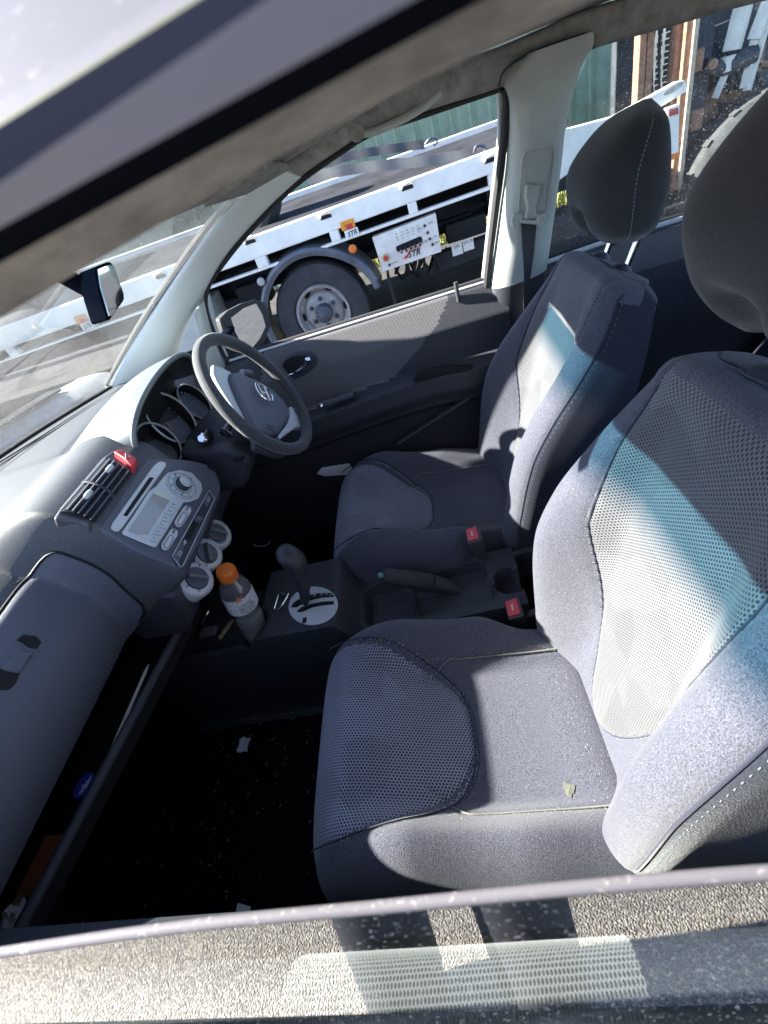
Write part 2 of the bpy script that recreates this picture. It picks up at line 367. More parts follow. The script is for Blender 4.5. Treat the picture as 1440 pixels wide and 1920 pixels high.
# stickers: reflector plus plate
for px, py in ((652, 421), (152, 598)):
    p = tp(px, py); q = MB().box(p+Vector((0, -.006, 0)), (.105, .012, .06)); rf = q.build('reflector', mat('amber', (.75, .3, .03), .3, var=(60, .4)), truck, bevel=.004)
    MB().box(p+Vector((.01, -.0075, -.012)), (.05, .014, .03)).build('lens', M['redbtn'], rf)
    MB().box(p+Vector((.012, -.004, -.06)), (.105, .006, .055)).build('sticker', M['white'], rf, bevel=.002)
    words('letters', 'STR', .045, p+Vector((.014, -.0085, -.062)), (1, 0, .08), (0, 0, 1), M['print'], rf, shear=.3, bold=.001)
# chassis
mb = MB(); mb.box((-1.0, .75, .72), (6.2, .12, .22)); mb.build('chassis_rail', M['dark'], truck, bevel=.01); MB().box((-1.0, 1.6, .72), (6.2, .12, .22)).build('chassis_rail', M['dark'], truck, bevel=.01)
P = [tp(818, 478, TY+.25), tp(928, 428, TY+.25), tp(930, 455, TY+.25), tp(800, 520, TY+.25)]
mb = MB(); mb.prism([p+Vector((0, .25, 0)) for p in (P[0], P[1]+Vector((1.2, 0, .0)), P[2]+Vector((1.2, 0, 0)), P[3])], (0, .12, 0)); sb = mb.build('side_guard', M['dark'], truck, bevel=.008)
for px, py in ((857, 467), (878, 458)):
    p = tp(px, py, TY+.24)+Vector((0, .235, 0)); MB().box(p, (.085, .008, .085)).build('sticker', M['white'], sb); words('letters', 'STR' if px < 870 else 'STC-8', .028, p+Vector((0, -.006, .02)), (1, 0, .1), (0, 0, 1), M['print'], sb)
rr = random.Random(11)
for i in range(26):
    x = -1.6+i*.135; z = rr.uniform(.6, .85); MB().box((x, rr.uniform(.4, 1.3), z), (rr.uniform(.1, .5), rr.uniform(.1, .3), rr.uniform(.04, .2))).build('crossmember', M['dark'], truck, bevel=.01)
mb = MB()
for i in range(9):
    a = tp(745+i*7, 480+rr.uniform(-6, 6), TY+.15)+Vector((0, .2, 0)); b = a+Vector((rr.uniform(-.1, .1), .05, -.16)); c = b+Vector((rr.uniform(-.05, .15), .15, .1))
    mb.tube(catmull([a, (a+b)/2+Vector((.03, 0, 0)), b, c], 5), .011, 7)
mb.build('hydraulic_hose', M['rubber'], truck)
# control box
cb = [tp(698, 446, TY), tp(817, 400, TY), tp(828, 472, TY), tp(718, 510, TY)]
mb = MB(); mb.prism(cb, (0, .09, 0)); box = mb.build('control_box', mat('boxwhite', (.78, .72, .63), .55, var=(9, .18), dust=.6, dustcol=(.3, .26, .22)), truck, bevel=.004)
cu = (cb[1]-cb[0]).normalized(); cv = (cb[0]-cb[3]); cw = (cb[1]-cb[0]).length; ch = cv.length; cv.normalize()
def cp(u, v, y=-.002): return cb[3]+cu*u*cw+cv*v*ch+Vector((0, y, 0))+ (cb[2]-cb[3]-cu*cw)*0
mb = MB(); mb.prism([cp(.33+.03*math.cos(a)-(.0 if math.cos(a) > 0 else 0)+(.36 if math.cos(a) > 0 else 0), .47+.09*math.sin(a)+(.02 if math.cos(a) > 0 else 0)) for a in [k*math.pi/8 for k in range(16)]], (0, .001, 0)); mb.build('slot', M['black'], box)
for i in range(5):
    p = cp(.37+i*.075, .45+.004*i); MB().tube([p, p+Vector((0, -.035, -.005)), p+Vector((0, -.05, -.018))], [.005, .006, .010], 8).build('lever', M['dark'], box)
    for r_, t_ in ((.70, 'IN'), (.78, 'OUT'), (.86, 'UP')): words('letters', t_, .013, cp(.36+i*.085, r_), cu, cv, M['print'], box)
MB().lathe([(.028, 0), (.028, .012), (.018, .014), (.018, .03), (0, .03)], cp(.11, .36), (0, -1, 0), 20, mis=[1, 1, 0, 0, 0]).build('stop_button', [M['redbtn'], mat('ring', (.5, .45, .2), .5)], box)
for u, v in ((.13, .13), (.80, .80), (.82, .60), (.83, .42), (.85, .25)): MB().lathe([(.010, 0), (.010, .008), (.004, .012), (.003, .028), (0, .028)], cp(u, v), (0, -1, 0), 12).build('toggle', M['print'], box)
for u, v, t_ in ((.22, .14, 'WARNING'), (.90, .82, 'WORK'), (.72, .78, 'IN'), (.92, .43, 'AUX'), (.74, .40, 'MANUAL'), (.93, .26, 'REMOTE')): words('letters', t_, .012, cp(u, v), cu, cv, M['print'], box)
words('letters', 'STR', .058, cp(.54, .19), cu, cv, M['print'], box, shear=.35, bold=.0015)
mb = MB(); mb.prism([cp(.38, .12), cp(.42, .12), cp(.50, .27), cp(.47, .28)], (0, .0012, 0)); mb.prism([cp(.36, .17), cp(.43, .22), cp(.44, .20), cp(.37, .15)], (0, .0012, 0)); mb.build('logo', M['redprint'], box)
for i in range(3): words('letters', 'CAUTION KEEP CLEAR', .012, cp(.55, .33-.035*i+.02), cu, cv, M['redprint'], box)
# wheel and mudguard
HC = at(607, 590, 1, TY+.06); WR = .405
wo = MB()
prof = [(.22, .10), (.235, .02), (.25, 0), (.33, -.012), (.385, 0), (.402, .03), (.405, .06), (.405, .17), (.395, .2), (.33, .22), (.2, .2)]
wheel = wo.lathe(prof, (HC.x, .06, HC.z), (0, 1, 0), 56).build('wheel', M['tyre'], truck)
wo = MB(); wo.lathe([(.235, .02), (.222, .0), (.212, .004), (.205, .03), (.20, .09), (.175, .10), (.165, .085), (.15, .075), (.11, .07), (.08, .072), (.0, .072)], (HC.x, .06, HC.z), (0, 1, 0), 48); wo.build('rim', M['rim'], wheel)
wo = MB(); wo.lathe([(.075, .072), (.07, .0), (.055, -.012), (0, -.015)], (HC.x, .06, HC.z), (0, 1, 0), 28)
for k in range(10):
    a = k*math.pi/5; wo.lathe([(.009, 0), (.009, -.012), (0, -.013)], (HC.x+.057*math.cos(a), .055, HC.z+.057*math.sin(a)), (0, 1, 0), 8)
wo.build('hub', M['steel'], wheel)
wo = MB()
for k in range(6):
    a = k*math.pi/3+.5; wo.lathe([(.02, .072), (.02, .06), (.013, .058), (.013, .03), (0, .028)], (HC.x+.112*math.cos(a), .06, HC.z+.112*math.sin(a)), (0, 1, 0), 6)
wo.build('wheel_nut', M['steel'], wheel)
wo = MB()
for k in range(6):
    a = k*math.pi/3+.0; c0 = Vector((HC.x+.185*math.cos(a), .148, HC.z+.185*math.sin(a))); t = Vector((-math.sin(a), 0, math.cos(a))); rd = Vector((math.cos(a), 0, math.sin(a)))
    wo.prism([c0+t*.034*math.cos(b)+rd*.014*math.sin(b) for b in [q*math.pi/6 for q in range(12)]], (0, .004, 0))
wo.build('rim_hole', M['black'], wheel)
mb = MB(); rings = []
for k in range(25):
    a = R_(196-k*186/24); r = .50+.03*sst(.7, 1, k/24)
    c0 = Vector((HC.x+.0, 0, HC.z)); rd = Vector((math.cos(a), 0, math.sin(a)))
    rings.append([c0+rd*(r+d)+Vector((0, yy, 0)) for d, yy in ((-.045, .0), (-.01, -.02), (.012, .0), (.02, .05), (.02, .33), (0, .33), (0, .05), (-.02, .02))])
mb.loft(rings); mg = mb.build('mudguard', mat('mudguard', (.11, .12, .14), .5, var=(9, .3)), truck)
p = tp(661, 468, TY-.04); MB().lathe([(.03, 0), (.03, .02), (.022, .03), (0, .032)], p, (0, -1, 0), 20).build('marker_lamp', M['orange'], mg)
p = tp(488, 530, TY-.04); MB().lathe([(.03, 0), (.03, .02), (.022, .03), (0, .032)], p, (0, -1, 0), 20).build('bolt', M['rim'], mg)
MB().box(tp(735, 545, TY+.1)+Vector((0, .1, -.04)), (.012, .3, .36)).build('mud_flap', M['rubber'], truck)
# steps/tool boxes of the truck further forward, behind it pale concrete seen through the screen
MB().box((-1.55, .2, .62), (.62, .5, .30)).build('tool_box', mat('boxbeige', (.5, .49, .42), .6, var=(8, .1)), truck, bevel=.01)
# cab
mb = MB(); mb.prism([(-6.8, .02, .5), (-4.5, .02, .5), (-4.5, .02, 2.5), (-6.1, .02, 2.5), (-6.7, .02, 1.5)], (0, 2.3, 0)); cab = mb.build('cab', M['white'], truck, bevel=.06)
MB().prism([(-6.4, .0, 1.5), (-5.2, .0, 1.5), (-5.2, .0, 2.2), (-6.05, .0, 2.2)], (0, .015, 0)).build('window', M['gloss'], cab)
# tail ramp arm and tail light post
a1, b1, c1, d1 = tp(1040, 262), tp(1255, 160), tp(1290, 158), tp(1262, 190)
RP = [tp(1010, 255), tp(1150, 218), tp(1270, 152), tp(1283, 150), tp(1290, 160), tp(1287, 172), tp(1200, 225), tp(1040, 345)]
mb = MB(); mb.prism(RP, (0, .05, 0)); ra = mb.build('ramp_arm', M['white'], truck, bevel=.005)
p0 = tp(1263, 166); MB().prism([p0+Vector((.045*math.cos(a)*1.3, -.003, .018*math.sin(a)+.012*math.cos(a))) for a in [q*math.pi/8 for q in range(16)]], (0, .004, 0)).build('slot', M['rim'], ra)
TPp = [tp(1243, 203), tp(1266, 195), tp(1264, 293), tp(1240, 303)]
mb = MB(); mb.prism([p+Vector((0, -.06, 0)) for p in TPp], (0, .05, 0)); tl_ = mb.build('tail_board', M['white'], truck, bevel=.004)
MB().prism([p+Vector((0, -.063, 0)) for p in (tp(1246, 207), tp(1263, 202), tp(1263, 214), tp(1246, 219))], (0, .01, 0)).build('tail_lamp', mat('lampred', (.4, .04, .03), .25), tl_)
MB().prism([p+Vector((0, -.063, 0)) for p in (tp(1240, 293), tp(1264, 284), tp(1264, 294), tp(1240, 304))], (0, .01, 0)).build('reflector', M['orange'], tl_)
# straps on the deck
for line, yy, lb, c_, hk in ((((575, 337), (638, 321), (710, 311), (770, 305), (827, 299), (863, 292), (888, 287)), TY+.35, 'pale worn webbing strap with a metal hook lying near the edge of the truck deck', (.13, .13, .125), (893, 284)),
        (((600, 307), (626, 301), (662, 291), (734, 279), (795, 271)), TY+1.7, 'dark grey webbing strap hooked at the far rail of the truck deck', (.07, .07, .075), (806, 268))):
    P_ = resample(catmull([tuple(at(*p, 1, yy)) for p in line], 6), 50); t = thing('ratchet_strap', lb, 'strap', P_[-1], 'webbing straps over the truck deck'); o_ = P_[-1]; mb = MB()
    hh = .034 if yy < TY+1 else .036
    mb.loft([[p-o_+Vector((0, .003*math.sin(k*.5), -hh)), p-o_+Vector((0, .003*math.sin(k*.5)+.02, hh)), p-o_+Vector((0, .003*math.sin(k*.5)+.026, hh)), p-o_+Vector((0, .003*math.sin(k*.5)+.006, -hh))] for k, p in enumerate(P_)])
    mb.build('webbing', mat('web%d' % int(yy*10), c_, .9, var=(5, .25), bump=(200, .5)), t)
    h_ = at(*hk, 1, yy)-o_; MB().tube(catmull([h_*.2, h_+Vector((0, -.02, .03)), h_+Vector((.05, 0, .02)), h_+Vector((.07, 0, -.01)), h_+Vector((.03, 0, -.03))], 5), .010, 8).build('hook', M['steel'], t)
# a spare tyre on the deck
P = at(452, 385, 2, 1.25); t = thing('tyre', 'black tyre standing on the truck deck behind the windscreen pillar', 'tyre', (P.x, P.y, fT(P.x)-.12))
MB().lathe([(.22, .0), (.33, -.01), (.39, .02), (.40, .06), (.40, .16), (.39, .2), (.33, .23), (.22, .22)], (0, 0, .4), (.5, 1, 0), 40).build('tread', M['tyre'], t)

# ================================================================== FORKLIFT
fk = thing('forklift', 'old forklift with rusty orange mast and dusty wheel behind the rear window', 'forklift', at(1300, 400, 1, 4.2))
fo = fk.location.copy(); KY = 4.0
def kp(px, py, y=KY): return at(px, py, 1, y)-fo
rust = mat('rust', (.33, .17, .10), .8, var=(40, .45), bump=(60, .3)); kdark = mat('kdark', (.045, .05, .058), .7, var=(9, .5)); kwhite = mat('kwhite', (.78, .73, .64), .5, var=(8, .2))
def vbar(px, w, y=KY, zt=2.5, zb=.35, mt=rust, nm='mast_channel', d=.1, par=fk, n=1):
    a = at(px, 150, 1, y); mb = MB()
    for k in range(n):
        mb.box(Vector((a.x+k*w*1.25, y+.02*(k % 2), (zt+zb)/2))-fo, (w, d, zt-zb))
    return mb.build(nm, mt, par, bevel=.005)
vbar(1197, .05, n=2); vbar(1262, .06, n=2); vbar(1278, .05, KY-.06, n=1); vbar(1290, .035, KY-.08, mt=mat('rustpale', (.55, .42, .3), .8, var=(30, .3)), n=1)
for px in (1232, 1246):
    a = at(px, 150, 1, KY+.05); mb = MB()
    for k in range(60): mb.box(Vector((a.x, KY+.05, .5+k*.035))-fo, (.02+.01*(k % 2), .02, .028))
    mb.build('lift_chain', kdark, fk)
a = at(1222, 40, 1, KY); mb = MB(); mb.tube(catmull([kp(1245, 0), kp(1226, 60), kp(1221, 130), kp(1224, 210), kp(1226, 260)], 6), .014, 8); mb.tube(catmull([kp(1262, 20), kp(1240, 50), kp(1236, 130), kp(1238, 240)], 6), .01, 8); mb.build('hose', M['rubber'], fk)
for py in (115, 225):
    MB().box(kp(1303, py), (.09, .08, .13)).build('bracket', rust, fk, bevel=.01)
mb = MB(); 
for px, w_, y_ in ((1316, .16, .1), (1338, .2, .3), (1235, .3, .5)): 
    a = at(px, 150, 1, KY); mb.box(Vector((a.x, KY+y_, 1.5))-fo, (w_, .1, 2.2))
mb.build('carriage', kdark, fk, bevel=.01)
a = at(1400, 300, 1, KY+.2); MB().box(Vector((a.x+.7, KY+.95, .95))-fo, (2.4, 1.0, .9)).build('body', kdark, fk, bevel=.04)
rr = random.Random(17)
for k in range(16):
    a = kp(1312+rr.uniform(0, 110), rr.uniform(60, 210), KY+.25); MB().box(a, (rr.uniform(.05, .25), .08, rr.uniform(.03, .2)), M=Matrix.Rotation(rr.uniform(-.5, .5), 3, 'Y')).build('bracket', kdark if k % 3 else rust, fk, bevel=.008)
for k in range(5):
    a = kp(1318+k*22, 70+k*11, KY+.1); b = kp(1345+k*18, 185-k*8, KY+.1); MB().tube(catmull([a, (a+b)/2+Vector((.08, 0, -.1)), b], 6), .012, 8).build('hose', M['rubber'], fk)
for (p, q, w_, nm) in (((1385, 45), (1372, 95), .07, 'guard_post'), ((1440, 10), (1415, 75), .06, 'guard_post'), ((1432, 60), (1400, 170), .035, 'guard_post'), ((1355, 150), (1340, 185), .03, 'guard_post'), ((1405, 120), (1395, 165), .035, 'guard_post')):
    A, B = kp(*p), kp(*q); MB().tube([A+(A-B)*1.2, A, B], w_, 4).build(nm, kwhite, fk, bevel=.004)
mb = MB(); mb.tube([kp(1320, 122), kp(1365, 130)], .045, 16); mb.tube([kp(1365, 125), kp(1415, 100)], .06, 16); mb.build('tilt_cylinder', kdark, fk)
MB().tube([kp(1360, 135), kp(1365, 105)], .05, 14).build('clevis', kwhite, fk); MB().lathe([(.03, 0), (.03, .03), (0, .035)], kp(1327, 122)+Vector((0, -.05, 0)), (0, -1, 0), 16).build('pin', rust, fk)
WC = at(1440, 345, 1, KY-.25)-fo; wr = .62
mb = MB(); pr_ = [(.26, .1), (.3, .0), (.33, -.01), (.5, -.03), (.58, -.01), (.62, .04), (.62, .26), (.55, .3), (.3, .3)]; mb.lathe(pr_, WC, (0, 1, 0), 56)
for k in range(36):
    a = k*2*math.pi/36; c0 = WC+Vector((math.cos(a)*.615, .04+.1*(k % 2), math.sin(a)*.615)); mb.box(c0+Vector((0, .05, 0)), (.035, .12, .05), M=Matrix.Rotation(-a, 3, 'Y'))
kw = mb.build('wheel', mat('tyredust', (.05, .05, .053), .9, var=(8, .4), bump=(50, .4), dust=.4), fk)
MB().lathe([(.27, .06), (.25, .03), (.22, .08), (.12, .1), (.1, .06), (0, .05)], WC, (0, 1, 0), 40).build('rim', M['steel'], kw)


# ================================================================== CAR BODY, FAR SIDE
def hd(px, py, off=0): return hit(px, py, (0, .70+off, 1.0), (0, 1, .2))
def strip(Lp, Rp, bulge, name, mt, n=30, back=.05, m=14, flat=.5, b=None):
    A = resample(catmull([tuple(p) for p in Lp], 8), n); B = resample(catmull([tuple(p) for p in Rp], 8), n); rings = []
    for p, q in zip(A, B):
        r = []
        for k in range(m+1):
            t = k/m; s = (1-abs(2*t-1)**2.6)**flat
            r.append(p.lerp(q, t)+Vector((0, -bulge*s, 0)))
        r += [q+Vector((0, back, 0)), p+Vector((0, back, 0))]; rings.append(r)
    mb = MB(); mb.loft(rings); return part(mb, name, mt, 60)
# A pillar
strip([hd(190, 735, -.05), hd(262, 618, -.05), hd(330, 515, -.06), hd(392, 428, -.08), hd(440, 372, -.10), hd(500, 300, -.12)],
      [hd(312, 712, 0), hd(345, 612, 0), hd(380, 556, 0), hd(425, 478, 0), hd(503, 390, 0), hd(566, 332, 0)], .035, 'windscreen_pillar', M['pillar'])
strip([hd(366, 590), hd(378, 640), hd(392, 720)], [hd(384, 560), hd(402, 630), hd(434, 712)], .02, 'mirror_pillar', M['trim'])
MB().tube(catmull([hd(200, 722, -.06), hd(258, 616, -.06), hd(326, 512, -.07), hd(388, 426, -.09), hd(438, 368, -.11)], 6), .008, 8).build('windscreen_seal', M['rubber'], car)
# cant rail with stained cloth
lo = [(470, 425), (503, 388), (560, 335), (640, 279), (700, 243), (800, 209), (945, 163), (1112, 92), (1275, 44), (1440, -2), (1800, -90)]
strip([hd(*p) for p in lo], [hit(p[0]-12, p[1]-42 if p[0] < 700 else p[1]-75, (0, .60, 1.40), (0, 1, .2)) for p in lo], .022, 'roof_rail', M['headliner'], n=60)
# B pillar
strip([hd(972, 108, -.04), hd(948, 150, -.035), hd(957, 195, -.02), hd(952, 300, -.01), hd(938, 400, -.005), hd(917, 545, 0)],
      [hd(1112, 60, -.04), hd(1114, 84, -.03), hd(1088, 130, -.02), hd(1063, 225, -.01), hd(1050, 330, -.005), hd(1026, 500, 0)], .05, 'centre_pillar', M['trim'], n=40, m=20, flat=.6)
strip([hd(917, 540, 0), hd(908, 700, 0), hd(900, 860, 0)], [hd(1026, 500, 0), hd(1000, 700, 0), hd(985, 860, 0)], .052, 'centre_pillar_lower_trim', M['dash_dark'], n=16, m=16, flat=.6)
mb = MB(); mb.tube(catmull([hd(944, 165, .0), hd(950, 185, 0), hd(945, 260, 0), hd(930, 380, 0), hd(912, 540, 0), hd(908, 640, .0)], 6), .010, 8); mb.tube(catmull([hd(940, 166, .0), hd(800, 214), hd(700, 249), hd(640, 285), hd(560, 342), hd(503, 396), hd(425, 486), hd(386, 556), hd(404, 630), hd(432, 690)], 6), .006, 8)
mb.build('door_seal', M['rubber'], car)
mb = MB(); mb.tube(catmull([hd(936, 172, .02), hd(936, 260, .02), hd(922, 380, .02), hd(904, 540, .02)], 6), .006, 8); mb.build('window_channel', M['silverpl'], car)
mb = MB(); mb.tube(catmull([hd(936, 164, -.05), hd(941, 140, -.06), hd(962, 118, -.065), hd(1010, 93, -.065), hd(1060, 75, -.065), hd(1098, 64, -.06), hd(1113, 70, -.05), hd(1113, 90, -.03)], 6), .0022, 6); part(mb, 'pillar_seam', M['dash_dark'])
mb = MB(); mb.tube(catmull([hd(972, 400, -.058), hd(976, 345, -.058), hd(982, 292, -.058), hd(1000, 283, -.058), hd(1030, 277, -.058), hd(1040, 284, -.055), hd(1036, 340, -.055), hd(1030, 395, -.055)], 6), .0025, 6); part(mb, 'adjuster_recess', M['trim'])
# belt height adjuster and belt
a = [hd(985, 290, -.055), hd(1030, 285, -.055), hd(1022, 400, -.055), hd(982, 400, -.055)]
mb = MB(); mb.prism(a, (0, .02, 0)); ad = part(mb, 'belt_height_adjuster', M['trim'], bevel=.006, seg=3)
mb = MB(); mb.prism([hd(*p, -.068) for p in ((987, 345), (1014, 347), (1011, 372), (1004, 390), (1010, 412), (985, 412), (990, 390), (984, 370))], (0, .016, 0)); mb.build('adjuster_button', M['trim'], ad, bevel=.004)
mb = MB(); mb.prism([hd(*p, -.078) for p in ((962, 402), (972, 398), (980, 400), (978, 412), (1006, 414), (1008, 404), (1018, 400), (1027, 408), (1022, 424), (1012, 432), (1006, 422), (976, 419), (972, 432), (962, 428), (958, 414))], (0, .012, 0)); mb.build('belt_anchor', M['trim'], ad, bevel=.003)
mb = MB(); Pb = [(hd(977, 418, -.07), hd(1006, 420, -.07)), (hd(980, 470, -.075), hd(1002, 470, -.07)), (hd(983, 520, -.08), hd(993, 530, -.07)), (hd(981, 600, -.08), hd(985, 620, -.06)), (hd(972, 760, -.06), hd(985, 770, -.03))]
Pa = resample([p[0] for p in Pb], 20); Pq = resample([p[1] for p in Pb], 20)
mb.loft([[p, q, q+Vector((0, .002, 0)), p+Vector((0, .002, 0))] for p, q in zip(Pa, Pq)]); part(mb, 'seat_belt', mat('belt', (.035, .037, .042), .8, bump=(400, .4)))
# grab handle
mb = MB(); gp = [(655, 246), (690, 252), (740, 233), (790, 205), (828, 172)]; mb.tube(catmull([hit(p[0], p[1]-3, (0, .60, 1.40), (0, 1, .2)) for p in gp], 8), [.008]+[.0125]*31+[.007], 12, sq=.7)
gh = part(mb, 'grab_handle', M['trim']); mb = MB(); mb.lathe([(.018, 0), (.018, .008), (.012, .012), (0, .012)], hit(668, 247, (0, .595, 1.40), (0, 1, .2)), (0, -1, -.2), 20); mb.build('handle_cap', M['headliner'], gh)
# sun visor, driver side, folded against the roof
mb = MB(); mb.prism([(.12, .22, 1.418), (.13, .50, 1.408), (.25, .50, 1.424), (.25, .22, 1.440)], (0, 0, .016)); part(mb, 'sun_visor', M['headliner'], bevel=.007, seg=3)
# headliner
def zL(x): return interp(x, [.05, .20, .317, .366, .407, .434, .457, .50, .54, .8, 2.3], [1.395, 1.412, 1.4270, 1.4335, 1.4387, 1.4418, 1.4445, 1.4468, 1.449, 1.462, 1.45])
def zF(x): return interp(x, [.05, .30, .70, 2.3], [1.415, 1.445, 1.495, 1.47])
def hz(x, y):
    zc = interp(x, [.05, .14, .5, 2.3], [1.424, 1.428, 1.51, 1.49]); t = y/.60
    return zc+(zL(x)-zc)*t*t if t < 0 else zc+(zF(x)-zc)*t*t
def hx(y): return .07+.2*y*y
mb = MB(); mb.grid(lambda u, v: (lambda y: (lambda x: (x, y, hz(x, y)+(.012*(1-min(1, u*26))**2)))(lerp(hx(y), 2.3, u**1.6)))(lerp(-.60, .60, v)), 70, 40)
part(mb, 'headliner', M['headliner'])
mb = MB(); mb.grid(lambda u, v: (lambda y, x: (x, y, max(hz(x, y), 1.35)+.045+.03*(1-(y/.6)**2)))(lerp(-.56, .60, v), lerp(hx(lerp(-.56, .6, v))-.02, 2.6, u)), 40, 30)
part(mb, 'roof', M['paint'])
# near side roof edge: door frame, seals and gutter, extruded along the car
def ln(l, r, y): return at(*l, 1, y), at(*r, 1, y)
bands = [ln((0, 530), (905, 20), -.625), ln((0, 493), (867, 20), -.655), ln((0, 470), (800, 34), -.668), ln((0, 427), (667, 60), -.675), ln((0, 385), (590, 40), -.676), ln((0, 342), (498, 0), -.677), ln((0, 262), (400, 0), -.668), ln((0, 236), (373, 0), -.650), ln((0, 226), (360, 0), -.645), ln((0, 190), (330, -20), -.625)]
def ext(ab, t): return ab[0]+(ab[1]-ab[0])*t
TT = [-2.6, -1.5, -.7, 0, .5, 1, 1.6, 2.6, 4.5]
def bandpart(i, j, nm, mt):
    mb = MB(); mb.loft([[ext(bands[k], t) for k in range(i, j+1)] for t in TT], closed=False, caps=False); return part(mb, nm, mt, 80)
mb = MB(); b0 = bands[1]; slope0 = (b0[1].z-b0[0].z)/(b0[1].x-b0[0].x)
mb.loft([[Vector((x, -.655, b0[0].z+slope0*(x-b0[0].x) if x < .7 else b0[0].z+slope0*(.7-b0[0].x))), Vector((x, -.645, zL(x)+.004+.003)), Vector((x, -.625, zL(x)-.001)), Vector((x, -.60, zL(x)))] for x in [.02+.03*k for k in range(75)]], closed=False, caps=False); part(mb, 'door_weatherstrip', M['headliner'], 80)
bandpart(1, 3, 'door_frame_seal', M['paint_dark']); bandpart(3, 5, 'door_frame', mat('frame_grey', (.16, .16, .175), .95, spec=0)); bandpart(5, 7, 'roof_gutter', M['paint_dark']); bandpart(7, 8, 'gutter_trim', mat('brownline', (.05, .055, .025), .6)); 
mb = MB(); mb.loft([[ext(bands[8], t), ext(bands[9], t), ext(bands[9], t)+Vector((0, .03, .03)), ext(bands[9], t)+Vector((0, .075, .06)), ext(bands[9], t)+Vector((0, .14, .08))] for t in TT], closed=False, caps=False); part(mb, 'roof_edge', M['paint'], 80)
# near windscreen pillar
strip([(.12, -.575, 1.40), (-.2, -.60, 1.24), (-.53, -.64, 1.06)], [(.17, -.625, 1.41), (-.17, -.655, 1.235), (-.47, -.70, 1.06)], -.02, 'windscreen_pillar', M['trim'], back=-.03)
# windscreen
def wsb(y): return Vector((-.80+.64*y*y, y, 1.062))
def wst(y): return Vector((hx(y)-.01, y*.87, 1.438-.1*(y*.87)**2))
mb = MB(); mb.grid(lambda u, v: wsb(lerp(-.66, .66, u)).lerp(wst(lerp(-.66, .66, u)), v)+Vector((0, 0, .03*4*v*(1-v))), 30, 30, uvf=lambda u, v, p: (u, v)); part(mb, 'windscreen', M['glass_screen'])
mb = MB(); mb.tube([wsb(lerp(-.66, .66, k/30))+Vector((0, 0, .002)) for k in range(31)], .007, 8); part(mb, 'windscreen_lower_seal', M['rubber'])
# cowl with louvres
cow = MB(); cow.grid(lambda u, v: (lambda y: (wsb(y).x-.005-.30*v, y*(1+.05*v), 1.054+.045*sst(0, .3, v)-.10*sst(.6, 1.15, v)))(lerp(-.68, .68, u)), 24, 8)
cowp = part(cow, 'cowl', mat('cowl', (.2, .21, .215), .6, dust=.4, var=(30, .2)))
P0 = at(100, 738, 2, 1.104); P1 = at(-30, 818, 2, 1.104); mb = MB(); D = (P1-P0); dn = D.normalized(); nn = Vector((-dn.y, dn.x, 0))
for k in range(26):
    c0 = P0+D*(k/17); ang = math.atan2(dn.y, dn.x); mb.box(c0+Vector((0, 0, .004)), (.016, .062, .006), M=Matrix.Rotation(ang+.25, 3, 'Z'))
mb.build('cowl_louvre', M['black'], cowp)
mb = MB(); mb.grid(lambda u, v: (lambda y: (-.80+.64*y*y-.31-.72*v, y, 0.95-.03*abs(y)-.30*v-.03*v*v))(lerp(-.74, .74, u)), 20, 10); part(mb, 'bonnet', M['paint'])
# side and underbody, so that the car is closed and shaded from below
for sy, nm in ((1, 'far'), (-1, 'near')):
    mb = MB(); yy = sy*.80
    mb.grid(lambda u, v: (lerp(-1.9, 2.2, u), yy+sy*(.045*math.sin(v*math.pi))-(0 if sy > 0 else .005), lerp(.22, .955, v)), 20, 12); part(mb, 'body_side', M['paint'])
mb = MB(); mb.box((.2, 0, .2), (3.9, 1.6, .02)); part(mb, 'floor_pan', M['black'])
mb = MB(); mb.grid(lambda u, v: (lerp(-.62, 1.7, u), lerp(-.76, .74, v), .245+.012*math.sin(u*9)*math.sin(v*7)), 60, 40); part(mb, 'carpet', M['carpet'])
for sy in (-1, 1):
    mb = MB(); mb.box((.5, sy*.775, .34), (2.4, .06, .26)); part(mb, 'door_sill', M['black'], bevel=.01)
mb = MB(); mb.box((-.64, 0, .55), (.03, 1.5, .85)); part(mb, 'bulkhead', M['black'])
mb = MB(); mb.box((2.2, 0, .6), (.04, 1.5, .8)); part(mb, 'tailgate', M['paint_dark'])
mb = MB(); mb.prism([(1.45, -.6, .3), (1.05, -.6, .3), (1.02, -.6, .55), (1.35, -.6, .56), (1.65, -.6, 1.05), (1.78, -.6, 1.05)], (0, 1.2, 0)); part(mb, 'rear_bench', M['velour_dark'], bevel=.03, seg=4)
# rear door, far side
mb = MB(); rl = [(1026, 486), (1160, 440), (1300, 398), (1440, 352), (1700, 270)]
mb.tube(catmull([tuple(hd(p[0], p[1], -.0)) for p in rl], 4), .009, 8); part(mb, 'rear_window_seal', M['rubber'])
mb = MB(); mb.tube(catmull([tuple(hd(p[0], p[1]+5, -.02)) for p in rl], 4), .006, 8); part(mb, 'rear_window_trim', M['silverpl'])
T = [hd(p[0], p[1]+6, -.0) for p in rl]; T = resample(T, 24)
mb = MB(); mb.loft([[p+Vector((0, .03, .0)), p+Vector((0, -.02, -.01)), p+Vector((0, -.04, -.04)), p+Vector((0, -.045, -.09)), p+Vector((0, -.03, -.28)), p+Vector((0, -.03, -.75))] for p in T], closed=False, caps=False, mif=lambda i, j: 0 if j in (1, 2) else 1, uv=None)
mb.uv = [(v[0], v[2]) for v in mb.v]; part(mb, 'rear_door_panel', [M['net_door'], M['dash_dark']])
mb = MB(); RWp = [hd(*p, .02) for p in ((1026, 492), (1070, 180), (1112, 84), (1440, -10), (1800, -100), (1800, 240), (1440, 362))]; mb.add(RWp, [tuple(range(7))]); part(mb, 'rear_door_glass', M['glass_rear'], 0)
